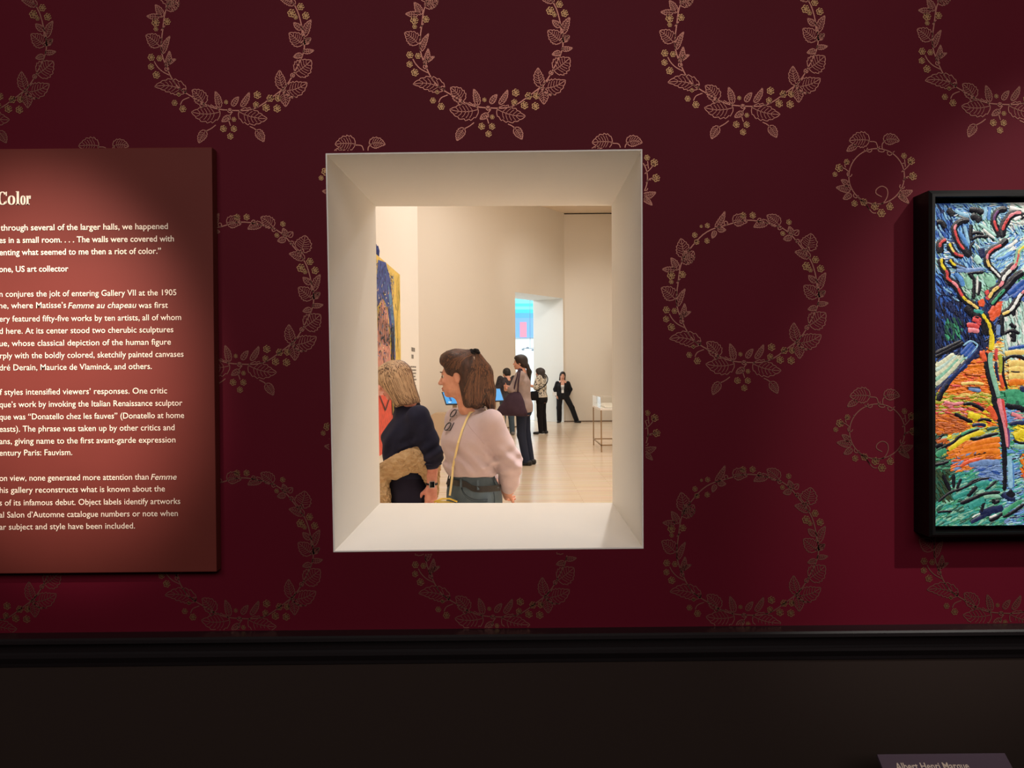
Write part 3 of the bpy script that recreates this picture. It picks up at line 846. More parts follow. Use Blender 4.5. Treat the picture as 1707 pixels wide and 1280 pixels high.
def zone(x, y):
    """which pigments a spot of the canvas carries and how the brush ran there"""
    u = x - 1547
    if x > 1712:
        y += 26 * math.sin(x * .031) + 14 * math.sin(x * .083 + 1)
        if y < 500: return rng.choice('bsBwmsb'), 0.6 + math.sin(x * 0.03), 5
        if y < 610: return rng.choice('hmNGBe'), 1.4, 6
        if y < 780: return rng.choice('YoyOglt'), 0.1, 6
        return rng.choice('tgGNqe'), -0.3, 6
    if y < 455:
        if 1622 < x < 1665 and 350 < y < 405: return rng.choice('mmwms'), 1.0, 4
        if x > 1680 and y < 375: return rng.choice('wwhm'), 0.3, 5
        if x > 1655 and y > 390: return rng.choice('bsbsmw'), -0.7, 4
        if x < 1590 and y < 400: return rng.choice('BBbbNBss'), 1.2, 5
        if 1590 < x < 1618 and y > 375: return rng.choice('bsbq'), 1.2, 4
        return rng.choice('bsswsmB'), 0.5 + 0.6 * math.sin(x * .09), 4
    if y < 500:
        if 1600 < x < 1662: return rng.choice('eemhe'), 0.9, 6
        if x > 1690 and y < 470: return 'g' if rng.random() < .5 else 'e', 0.8, 6
        if x > 1660 and y > 458: return rng.choice('BBBq'), -0.5, 7
        if x < 1575: return rng.choice('BNbBN'), 0.9, 6
        return rng.choice('bsBN'), 0.8, 5
    if y < 600 and x > 1668: return rng.choice('hhmwh'), 1.4, 6
    if y < 525 and x > 1655: return rng.choice('RrR'), -1.0, 6
    if y < 585 and x < 1650 - (y - 500) * 0.1:
        if 1573 < x < 1600 and 535 < y < 570: return rng.choice('GGgN'), 1.2, 6
        return rng.choice('NNNBNK'), 1.3, 6
    # road / bank on the left
    e_ = 1640 - (y - 585) * 1.18
    if y < 690 and x < e_:
        return rng.choice('NNBN' if x > e_ - 14 else ('cchec' if y > 592 + (1595 - x) * 0.35 else 'NKBN')), -0.75, 6
    if x < 1660 + (y - 700) * 0.07:
        if y < 655: return rng.choice('oooRo'), 0.05, 7
        if y < 672: return rng.choice('llYol'), 0.03, 6
        if y < 690: return rng.choice('Oporl' if x < 1640 else 'lly'), 0.12, 6
        if y < 722 and x < 1612: return rng.choice('OOOoO'), 0.1, 7
        if y < 712: return rng.choice('yyyRo'), 0.3, 6
        if y < 745 and x < 1578: return rng.choice('KGDOe'), -0.4, 6
        if y < 735: return rng.choice('yyle'), -0.35, 6
        if y < 765: return rng.choice('ooooO') if x > 1578 else rng.choice('gDGl'), -0.2, 7
        if y < 785: return (rng.choice('oRoq') if x < 1622 else rng.choice('qqqB')) if x > 1585 else rng.choice('gDG'), -0.25, 6
        if y < 800 and x > 1630: return rng.choice('qqBq'), 0.1, 7
        if x < 1585 and y < 835: return rng.choice('DDGD'), 0.9, 6
        return rng.choice('tttgGe'), -0.45, 7
    if y < 640: return rng.choice('YYYoc'), 0.1, 6
    if y < 652: return rng.choice('ooyY'), 0.1, 6
    if y < 680: return rng.choice('ggg'), 0.1, 8
    if y < 702: return rng.choice('sbpqe'), 0.0, 5
    if y < 738 and x > 1688: return rng.choice('yyy'), 0.3, 6
    if y < 755: return rng.choice('ebgb'), 0.0, 6
    if y < 800 and x > 1700: return rng.choice('oRo'), 1.0, 6
    return rng.choice('tqbsteN'), -0.3, 6
for pas in range(3):
    fine = pas == 2
    y = 336.0
    while y < 880:
        x = 1553.0
        while x < (1720 if fine else 1990):
            px, py = x + rng.uniform(-3, 3), y + rng.uniform(-3, 3)
            k, a_, w = zone(px, py)
            if fine: w *= .42
            a_ += rng.uniform(-.25, .25); l = rng.uniform(5, 10) * (.7 if fine else 1); cv = rng.uniform(-.25, .25)
            stroke([(px - l * math.cos(a_), py - l * math.sin(a_)), (px + cv * l * -math.sin(a_), py + cv * l * math.cos(a_)), (px + l * math.cos(a_), py + l * math.sin(a_))], w * rng.uniform(.8, 1.5), k, 0.0003 + 0.0004 * rng.random())
            x += 6.6
        y += 5.6
T = {'A': 330, 'B': 440, 'C': 550, 'D': 660, 'E': 770}
def S(t, key, w, *pts, m=4):
    stroke(smooth([(1547 + u / 10.67, T[t] + v / 10.67) for u, v in pts], m), w / 10.67, key)
def branch(t, w, segs, pts, edge='K'):
    """dark-edged bough painted in coloured lengths"""
    S(t, edge, w * 1.75, *pts)
    q = smooth([(1547 + u / 10.67, T[t] + v / 10.67) for u, v in pts], 6); n = len(q); k = len(segs)
    for i, c in enumerate(segs):
        stroke(q[int(i * (n - 1) / k):int((i + 1) * (n - 1) / k) + 1], w / 10.67, c, 0.0014)
# sky strokes
for a_ in [('A', 'K', 110, (320, 210), (380, 260), (430, 320)), ('A', 'K', 90, (130, 440), (220, 440), (290, 540)), ('A', 'K', 100, (710, 210), (840, 225), (960, 270)), ('A', 'K', 120, (740, 320), (850, 370), (900, 430)),
           ('A', 's', 70, (450, 220), (560, 290), (700, 330)), ('A', 's', 60, (1000, 160), (990, 300), (960, 400)), ('A', 'b', 60, (1080, 170), (1060, 290), (1050, 400)), ('A', 'K', 60, (760, 740), (860, 690), (1040, 700)),
           ('A', 'K', 60, (740, 640), (860, 620), (960, 660)), ('A', 'K', 70, (740, 480), (735, 640), (740, 760)), ('A', 'K', 45, (800, 780), (735, 860), (730, 960), (760, 1010)), ('A', 'w', 50, (950, 560), (1040, 640), (1150, 720)),
           ('A', 'm', 55, (880, 470), (1020, 560), (1180, 680)), ('A', 'w', 55, (1340, 900), (1440, 850), (1560, 760)), ('A', 'b', 55, (1200, 1100), (1350, 1050), (1480, 960)), ('A', 's', 50, (1130, 1060), (1250, 960), (1400, 870)),
           ('A', 'N', 110, (920, 900), (930, 980), (960, 1060)), ('A', 'm', 110, (800, 1050), (860, 1100), (900, 1170)), ('A', 'w', 70, (1420, 180), (1520, 200), (1690, 260)), ('A', 'w', 60, (1500, 400), (1600, 350), (1690, 320)),
           ('A', 'b', 70, (520, 600), (600, 720), (680, 860)), ('A', 's', 60, (620, 500), (660, 660), (700, 820)), ('B', 'q', 80, (480, 110), (720, 120), (960, 90)), ('B', 'K', 60, (680, 180), (800, 160), (960, 150)),
           ('B', 'e', 160, (1000, 240), (1080, 320), (1120, 400)), ('B', 'e', 110, (640, 250), (700, 330), (720, 450)), ('B', 'K', 60, (720, 190), (790, 290), (790, 440), (790, 620)), ('B', 'K', 60, (900, 320), (890, 440), (860, 560)),
           ('B', 'w', 40, (850, 220), (850, 340), (840, 520)), ('B', 'b', 80, (470, 180), (560, 280), (600, 400))]: S(a_[0], a_[1], a_[2], *a_[3:])
# boughs
branch('A', 62, 'KvrK', [(1375, 210), (1240, 220), (1150, 340), (1160, 480), (1230, 650), (1250, 690)])
branch('A', 80, 'KpprrK', [(1690, 360), (1600, 270), (1450, 310), (1350, 440), (1300, 560), (1290, 700)])
branch('A', 70, 'KrrpY', [(1380, 740), (1270, 840), (1130, 910), (1040, 1000), (1020, 1100), (1060, 1230)])
branch('A', 66, 'KKprrrK', [(700, 400), (560, 420), (450, 520), (460, 640), (520, 800), (610, 920), (720, 1050)])
branch('A', 66, 'yYrr', [(350, 810), (400, 920), (480, 1010), (600, 1040)])
branch('A', 74, 'rrK', [(290, 740), (200, 800), (185, 880), (210, 980)])
branch('A', 60, 'yyqq', [(360, 1100), (420, 1180), (520, 1230), (640, 1270)])
branch('B', 74, 'yyrrpryYY', [(210, -90), (220, 20), (310, 160), (320, 260), (470, 380), (560, 540), (640, 640), (760, 720), (860, 800)])
branch('B', 60, 'Ywww', [(1040, 10), (1110, 90), (1180, 160), (1250, 240)])
branch('A', 60, 'yYrrp', [(1690, 860), (1590, 940), (1570, 1060), (1530, 1190), (1480, 1270)], 'e')
branch('B', 90, 'pwwpYY', [(1540, 10), (1420, 130), (1320, 240), (1270, 370), (1130, 480), (1050, 610)])
branch('B', 80, 'KKKgg', [(1660, 150), (1520, 240), (1380, 400), (1230, 560), (1100, 720)])
S('B', 'B', 90, (1400, 540), (1560, 400), (1680, 300)); S('B', 'B', 80, (1480, 600), (1600, 500), (1690, 400))
branch('B', 80, 'pwwwY', [(1690, 480), (1600, 560), (1530, 690), (1440, 820), (1290, 900)])
S('B', 'R', 120, (900, 640), (930, 700), (930, 760)); S('B', 'r', 80, (1010, 470), (1040, 560), (1030, 640))
for q in [((1250, 720), (1180, 820), (1080, 960)), ((1160, 760), (1100, 860), (1060, 900)), ((1240, 800), (1160, 900), (1090, 1010))]: S('B', 'R', 95, *q)
S('B', 'N', 90, (1010, 720), (980, 800), (1000, 900)); S('B', 't', 80, (780, 830), (880, 850), (960, 860))
S('B', 'K', 120, (640, 760), (760, 880), (900, 960)); S('B', 'K', 90, (880, 1000), (960, 1120), (1000, 1260))
for q in [((760, 980), (850, 1010), (900, 1090)), ((660, 1090), (760, 1090), (880, 1130)), ((680, 1180), (780, 1180), (880, 1200)), ((780, 960), (860, 960), (900, 1040))]: S('B', 'p' if q[0][1] > 1150 else 'r', 85, *q)
S('B', 'K', 75, (1600, 700), (1500, 810), (1500, 920)); S('B', 'K', 70, (1430, 1060), (1490, 1110), (1540, 1120)); S('B', 'K', 60, (1330, 1250), (1420, 1190), (1590, 1230)); S('B', 'K', 75, (1290, 900), (1290, 1080), (1300, 1270))
S('B', 'q', 75, (1230, 1080), (1220, 1180), (1220, 1270))
# road edge and house foot
for q in [((100, 420), (300, 330), (560, 200)), ((110, 480), (340, 360), (600, 230))]: S('C', 'K', 80, *q)
for dx in (0, 60, 120): S('C', 'B', 70, (560 + dx, 430 + dx * .6), (650 + dx, 330 + dx * .5), (760 + dx * .5, 230 + dx * .6))
S('C', 's', 34, (600, 280), (720, 200), (820, 240), (840, 300), (640, 520))
for k in range(5): S('C', 'chcec'[k], 90, (110, 640 + k * 85), (260 + k * 20, 560 + k * 50), (440 + k * 22, 430 + k * 30))
S('C', 'N', 100, (860, 360), (680, 560), (440, 800), (200, 1100)); S('C', 'B', 50, (640, 600), (500, 740), (330, 850)); S('C', 'K', 100, (330, 960), (220, 1100), (160, 1250))
S('C', 'K', 90, (1460, 60), (1500, 130), (1490, 210)); S('C', 'K', 60, (1350, 50), (1470, 10), (1590, 70)); S('C', 'B', 60, (1400, 340), (1540, 310), (1690, 290))
S('C', 'Y', 100, (1340, 430), (1480, 400), (1690, 400)); S('C', 'K', 60, (1330, 540), (1430, 470), (1600, 470), (1690, 530))
for k in range(4): S('C', 'YYYo'[k], 120, (1400, 620 + k * 110), (1520, 590 + k * 110), (1680, 600 + k * 110))
S('C', 'K', 34, (1440, 735), (1520, 745), (1600, 745)); S('C', 'g', 170, (1340, 1140), (1500, 1130), (1690, 1180)); S('C', 'g', 170, (1360, 1230), (1500, 1240), (1690, 1270)); S('C', 'N', 130, (1620, 1080), (1690, 1030))
# orange slope
S('C', 'R', 110, (890, 430), (960, 440), (990, 560)); S('C', 'O', 40, (640, 770), (760, 800), (930, 800)); S('C', 'r', 40, (400, 1000), (480, 990), (550, 1000)); S('C', 'q', 70, (690, 1040), (800, 1060), (910, 1080)); S('C', 'K', 30, (670, 1020), (780, 1020), (900, 1030))
S('C', 'Y', 60, (560, 960), (760, 940), (960, 960)); S('D', 'O', 40, (420, 40), (560, 40), (720, 40)); S('D', 'p', 60, (260, 100), (420, 140), (600, 120))
S('D', 'K', 60, (600, 150), (720, 130), (850, 180), (970, 250)); S('D', 'K', 65, (450, 310), (600, 390), (760, 460)); S('D', 'K', 55, (860, 430), (960, 410), (1100, 440)); S('D', 'N', 60, (760, 520), (880, 500), (1000, 520))
S('D', 'R', 110, (1040, 190), (1120, 280), (1190, 420)); S('D', 'y', 110, (680, 320), (800, 350), (900, 380)); S('D', 'y', 90, (340, 960), (560, 800), (760, 690), (960, 640)); S('D', 'g', 60, (560, 690), (700, 620), (860, 590))
S('D', 'K', 60, (220, 920), (420, 820), (560, 700), (880, 580)); S('D', 'K', 65, (720, 750), (840, 760), (1000, 710), (1220, 660)); S('D', 'G', 60, (1020, 600), (1100, 570), (1220, 560))
for k in range(3): S('D', 'o', 120, (600 - k * 60, 930 + k * 70), (900, 830 + k * 80), (1250, 760 + k * 110))
S('D', 'q', 65, (490, 1090), (660, 1040), (840, 1000)); S('D', 'K', 45, (780, 1040), (900, 1020), (1000, 1000)); S('D', 'q', 110, (700, 1220), (960, 1180), (1250, 1180)); S('D', 'R', 70, (560, 1250), (660, 1180), (900, 1110))
S('D', 'O', 70, (130, 830), (220, 790), (310, 770)); S('D', 'K', 80, (110, 910), (160, 870), (240, 860)); S('D', 'g', 110, (120, 1060), (200, 1000), (290, 940)); S('D', 'K', 60, (100, 1220), (220, 1200), (340, 1160))
# trunk
branch('B', 90, 'tyyyy', [(900, 840), (980, 960), (1060, 1090), (1090, 1270)])
S('C', 'K', 80, (1000, 400), (1010, 620), (1060, 860), (1130, 1100), (1180, 1270)); S('C', 'y', 95, (1090, 10), (1110, 180), (1090, 360)); S('C', 'e', 95, (1090, 400), (1080, 600), (1130, 820), (1200, 1100), (1220, 1190))
S('C', 'r', 60, (1190, 330), (1180, 430), (1190, 540)); S('C', 'N', 50, (1180, 560), (1190, 720), (1230, 900)); S('C', 'l', 70, (1240, 440), (1270, 560), (1260, 760)); S('C', 'R', 70, (1250, 800), (1280, 900), (1310, 1030)); S('C', 'K', 50, (1310, 480), (1310, 800), (1380, 1050))
S('D', 'K', 90, (1120, 10), (1210, 300), (1290, 640), (1330, 960), (1340, 1270)); S('D', 'p', 100, (1230, 40), (1270, 240), (1330, 480)); S('D', 'r', 70, (1290, 50), (1330, 330), (1360, 560)); S('D', 'p', 75, (1320, 480), (1360, 700), (1380, 900)); S('D', 'v', 45, (1390, 560), (1410, 760), (1400, 920))
S('D', 'K', 100, (1350, 150), (1450, 190), (1560, 190), (1690, 260)); S('D', 'G', 90, (1550, 80), (1560, 160)); S('D', 'p', 70, (1450, 310), (1560, 350), (1640, 400)); S('D', 'N', 80, (1430, 500), (1560, 470), (1690, 480)); S('D', 'y', 140, (1500, 720), (1600, 680), (1690, 620)); S('D', 'K', 50, (1490, 780), (1600, 830), (1700, 830)); S('D', 'e', 90, (1500, 890), (1600, 900), (1690, 900))
S('D', 's', 95, (1420, 1060), (1420, 1160), (1420, 1270)); S('E', 's', 100, (1430, 0), (1440, 240), (1440, 460)); S('E', 'b', 34, (1480, 0), (1490, 240), (1490, 450)); S('E', 'K', 80, (1330, 20), (1340, 260), (1330, 500)); S('E', 'K', 150, (1390, 520), (1440, 570), (1480, 620))
# foot of the canvas
for a_ in [('E', 'K', 70, (240, 220), (300, 350), (370, 500)), ('E', 'K', 70, (430, 220), (430, 330), (430, 450)), ('E', 'K', 60, (560, 290), (520, 390), (490, 470)), ('E', 'K', 50, (160, 700), (360, 540), (640, 440), (800, 320), (1060, 280)),
           ('E', 'K', 45, (480, 520), (700, 400), (920, 300)), ('E', 't', 90, (420, 640), (560, 570), (700, 520)), ('E', 't', 100, (820, 400), (930, 380), (1060, 350)), ('E', 'K', 80, (840, 430), (760, 510), (680, 600)), ('E', 'K', 45, (1180, 330), (1100, 410), (1000, 480)),
           ('E', 'K', 75, (550, 730), (740, 660), (940, 570), (1250, 530)), ('E', 'N', 90, (1280, 560), (1420, 650), (1520, 640)), ('E', 'e', 80, (960, 620), (1100, 590), (1250, 610)), ('E', 't', 130, (700, 800), (860, 720), (1000, 660)), ('E', 'K', 70, (980, 650), (950, 760), (920, 880)),
           ('E', 'N', 150, (900, 900), (1100, 850), (1300, 800)), ('E', 'N', 90, (740, 1070), (900, 980), (1080, 900)), ('E', 'K', 70, (1130, 650), (1160, 720), (1240, 680)), ('E', 'K', 70, (1060, 1030), (1180, 990), (1300, 900)), ('E', 'g', 90, (1300, 930), (1440, 800), (1640, 680)),
           ('E', 'K', 65, (1310, 970), (1460, 900), (1680, 740)), ('E', 'w', 40, (1060, 980), (1120, 960), (1190, 930)), ('E', 'w', 30, (760, 980), (840, 930), (900, 910)), ('E', 'K', 45, (140, 890), (260, 870), (400, 870))]: S(*a_)
# painter's dark scrawled name at the lower left
sv, sf = text_polys('Vlaminck', 1.0, 0.01, 0.3)
p0 = at(1584, 868, YCV - 0.0024); wv = max(v[0] for v in sv)
ang = math.radians(13)
for f_ in sf:
    q = []
    for i in f_:
        x, y = sv[i][0] / wv * 0.052, sv[i][1] * 0.0175
        q.append(L3((p0.x + x * math.cos(ang) - y * math.sin(ang), YCV - 0.0024, p0.z + x * math.sin(ang) + y * math.cos(ang))))
    mb.add(q, [tuple(range(len(q)))], KEYS.index('N'))
mb.build('canvas', PM, fr, smooth=True)

# ------------------------------------------------------------------ people: one continuous body each, clothes and hair as parts
def V3(*a): return np.array(a, np.float32)
def head_shape(o, R, s=1.0, female=True):
    """x forward, y left, origin between the ears at eye height"""
    P = [ell((-.014, 0, .026), (.094, .074, .087), .02), ell((.030, 0, -.028), (.058, .057, .084), .03), ell((.034, 0, -.070), (.046, .044, .040), .025), ell((.066, 0, -.100), (.017, .021, .014), .016),
         ell((.010, 0, -.066), (.045, .055, .034), .025), cap((-.022, 0, -.05), (-.045, 0, -.17), .050, .055, .03),
         ell((.078, 0, .014), (.014, .046, .010), .014), ell((.066, .036, -.034), (.020, .020, .018), .02), ell((.066, -.036, -.034), (.020, .020, .018), .02)]
    for y in (.031, -.031): P.append(ell((.093, y, -.003), (.013, .017, .010), .010, 's'))
    P += [cap((.084, 0, .002), (.106, 0, -.036), .007, .0095, .012), ell((.104, 0, -.041), (.011, .010, .008), .006), ell((.096, .010, -.043), (.009, .007, .007), .005), ell((.096, -.010, -.043), (.009, .007, .007), .005),
          ell((.087, 0, -.066), (.010, .022, .007), .006), ell((.085, 0, -.077), (.009, .019, .007), .006), ell((.096, 0, -.0715), (.010, .026, .0018), .003, 's')]
    for y in (1, -1):
        E = R_yp(0, 0.25)
        P += [ell((-.006, y * .074, -.012), (.019, .009, .032), .006, 'u', E), ell((-.003, y * .083, -.010), (.010, .006, .019), .004, 's', E)]
    for p in P:
        if s != 1.0:
            g = p.fn; p.fn = (lambda Q, g=g: g(Q / s) * s); p.lo, p.hi, p.k = p.lo * s, p.hi * s, p.k * s
        p.place(o, R)
    return P

def hand_shape(wr, d, n, s=1.0, curl=0.5, thumb=1.0):
    """wr wrist, d along the hand, n out of the palm; five fingers, thumb on the side d x n * thumb"""
    d = np.array(d, float); d /= np.linalg.norm(d); n = np.array(n, float); n -= d * (n @ d); n /= np.linalg.norm(n)
    w = np.cross(d, n) * thumb; wr = np.array(wr, float)
    P = [cap(wr, wr + d * .03 * s, .024 * s, .027 * s, .01)]
    for k, off in enumerate((.028, .010, -.010, -.027)):
        P.append(cap(wr + d * .02 * s + w * off * .6 * s, wr + d * (.082 - .004 * abs(k - 1)) * s + w * off * s, .016 * s, .0125 * s, .012))
        p = wr + d * (.084 - .004 * abs(k - 1)) * s + w * off * s; a = curl * .5
        for L, r in zip((.042, .027, .021), (.0092, .0086, .0078)):
            L *= s * (.96, 1.04, 1.0, .80)[k]; a += curl * .55
            q = p + (d * math.cos(a) + n * math.sin(a)) * L
            P.append(cap(p, q, r * s, r * .94 * s, .003)); p = q
    b = wr + d * .022 * s + w * .024 * s
    t1 = b + (d * .62 + w * .62 + n * .35) * .045 * s; t2 = t1 + (d * .85 + w * .25 + n * .4) * .033 * s
    P += [cap(b, t1, .014 * s, .0105 * s, .012), cap(t1, t2, .0105 * s, .0088 * s, .003)]
    return P

def eyes(parent, o, R, s, iris, brow, lip, name_skin=None):
    o = np.array(o, float)
    for y in (.031, -.031):
        mb = MB()
        c = o + R @ (V3(.0745, y, -.003) * s); Rm = Matrix(R.tolist())
        mb.ball(c, .0122 * s, 12, 0)
        f = R @ V3(1, 0, 0)
        mb.ball(c + f * .0040 * s, (.0096 * s, .0108 * s, .0108 * s), 10, 1, Rm)
        mb.ball(c + f * .0120 * s, (.0030 * s, .0032 * s, .0032 * s), 8, 2, Rm)
        mb.build('eye', [mat('eye_white', (196, 184, 174), .4), mat('iris_' + str(iris[0]), iris, .3), mat('pupil', (12, 10, 10), .2)], parent, True)
        mb = MB()
        pts = [o + R @ (V3(.0955 - abs(t) * .012 - .008 * max(t, 0), y + math.copysign(t * .020, y), .017 + .004 * math.sin(1.5 - t)) * s) for t in (-1, -.5, 0, .5, 1)]
        mb.tube(pts, [.0016 * s, .0030 * s, .0032 * s, .0026 * s, .001 * s], 6)
        mb.build('eyebrow', mat('brow_' + str(brow[0]), brow, .8), parent, True)
    P = [ell((.0895, 0, -.0665), (.0085, .021, .0048), .004), ell((.0875, 0, -.0765), (.0080, .018, .0052), .004)]
    for p in P:
        g = p.fn; p.fn = (lambda Q, g=g: g(Q / s) * s); p.lo, p.hi, p.k = p.lo * s, p.hi * s, p.k * s; p.place(o, R)
    blob('lips', P, mat('lip_' + str(lip[0]), lip, .45), parent, .002)

def limb(a, b, c, r, off=0.0, k=.02):
    return [cap(a, b, r[0] + off, r[1] + off, k), cap(b, c, r[1] + off, r[2] + off, k)]

def strands(hair, guides, n, w, mats, seed, jit=.012, lift=.0015, m=9):
    """locks laid over a hair form; guides: list of polylines (all with the same count), blended at random"""
    bv = bvh_of(hair); rng = random.Random(seed); mb = MB()
    G = [np.array(g, float) for g in guides]
    for _ in range(n):
        t = rng.random() * (len(G) - 1.0001); i = int(t); f = t - i
        g = G[i] * (1 - f) + G[i + 1] * f
        u0_, u1_ = rng.uniform(0, .10), rng.uniform(.86, 1.0)
        off = np.array([rng.uniform(-1, 1) for _ in range(3)]) * jit
        L, Rr = [], []
        pts = []; lf = lift * rng.uniform(.2, .7)
        for q in range(m):
            u = (u0_ + (u1_ - u0_) * q / (m - 1)) * (len(g) - 1); j = min(int(u), len(g) - 2); v = u - j
            p = g[j] * (1 - v) + g[j + 1] * v + off * (0.4 + 0.6 * q / (m - 1))
            loc, nor, _, _ = bv.find_nearest(Vector(p))
            pts.append((loc + nor * lf, nor))
        ww = w * rng.uniform(.6, 1.3); h = lift * rng.uniform(.4, .9)
        rows = []
        for q in range(m):
            a, b = pts[max(q - 1, 0)][0], pts[min(q + 1, m - 1)][0]
            t_ = (b - a).normalized() if (b - a).length > 1e-6 else Vector((0, 0, 1))
            s_ = t_.cross(pts[q][1]).normalized() * ww / 2 * (.35 + .65 * math.sin(PI * (q + .6) / (m + .2)))
            c, nn = pts[q]
            rows += [c - s_ - nn * .001, c + nn * h, c + s_ - nn * .001]
        fs = []
        for q in range(m - 1):
            for j in (0, 1): fs.append((q * 3 + j, q * 3 + j + 1, q * 3 + j + 4, q * 3 + j + 3))
        mb.add(rows, fs, rng.randrange(1, len(mats)) if len(mats) > 1 else 0)
    add_to_mesh(hair, mb)

def T(o, R, *pts): return [tuple(np.array(o) + R @ V3(*p)) for p in pts]

SKIN = mat('skin_tan', (206, 150, 126), 0.5, 0.35, var=((30, 30, 30), (192, 132, 110)), bump=((300, 300, 300), .05, .001))
SKIN_P = mat('skin_pink', (222, 158, 138), 0.5, 0.35, var=((30, 30, 30), (206, 134, 118)), bump=((300, 300, 300), .05, .001))
SKIN_F = mat('skin_light', (222, 164, 138), 0.5, 0.35)
SHOE = mat('black_shoe', (26, 24, 26), .5, .4)
SOLE = mat('pale_sole', (210, 206, 200), .6)
BLACK = mat('black_cloth', (24, 22, 24), .85, .15, bump=((300, 300, 300), .1, .002))

def legs_of(st, H, hip, knee, ank, r, off=0.0, zmin=None):
    P = []
    for y in (0, 1):
        P += limb(hip[y], knee[y], ank[y], r, off, .03)
    return P
def foot_of(a, yaw, L=.24, off=0.0, w=.042):
    c, s = math.cos(yaw), math.sin(yaw); a = np.array(a, float)
    f = np.array([c, s, 0])
    h = a * [1, 1, 0] - f * .045; t = a * [1, 1, 0] + f * (L - .095)
    return [cap(a, h + [0, 0, .045], .036 + off, .036 + off, .02), cap(h + [0, 0, .036], t + [0, 0, .026], .034 + off, .026 + off, .03), ell(t * .7 + h * .3 + [0, 0, .028], (.07 + off, w + off, .026 + off), .02, 'u', R_yp(yaw)),
            half((0, 0, 0.0015), (0, 0, -1), .004)]
def shoe(name, a, yaw, parent, m, sole=None, L=.265, off=.006):
    P = foot_of(a, yaw, L, off)
    P.append(half((a[0], a[1], .085), (0, 0, 1), .006))
    return blob(name, P, m, parent, .006)

EYE_B = (96, 74, 52)
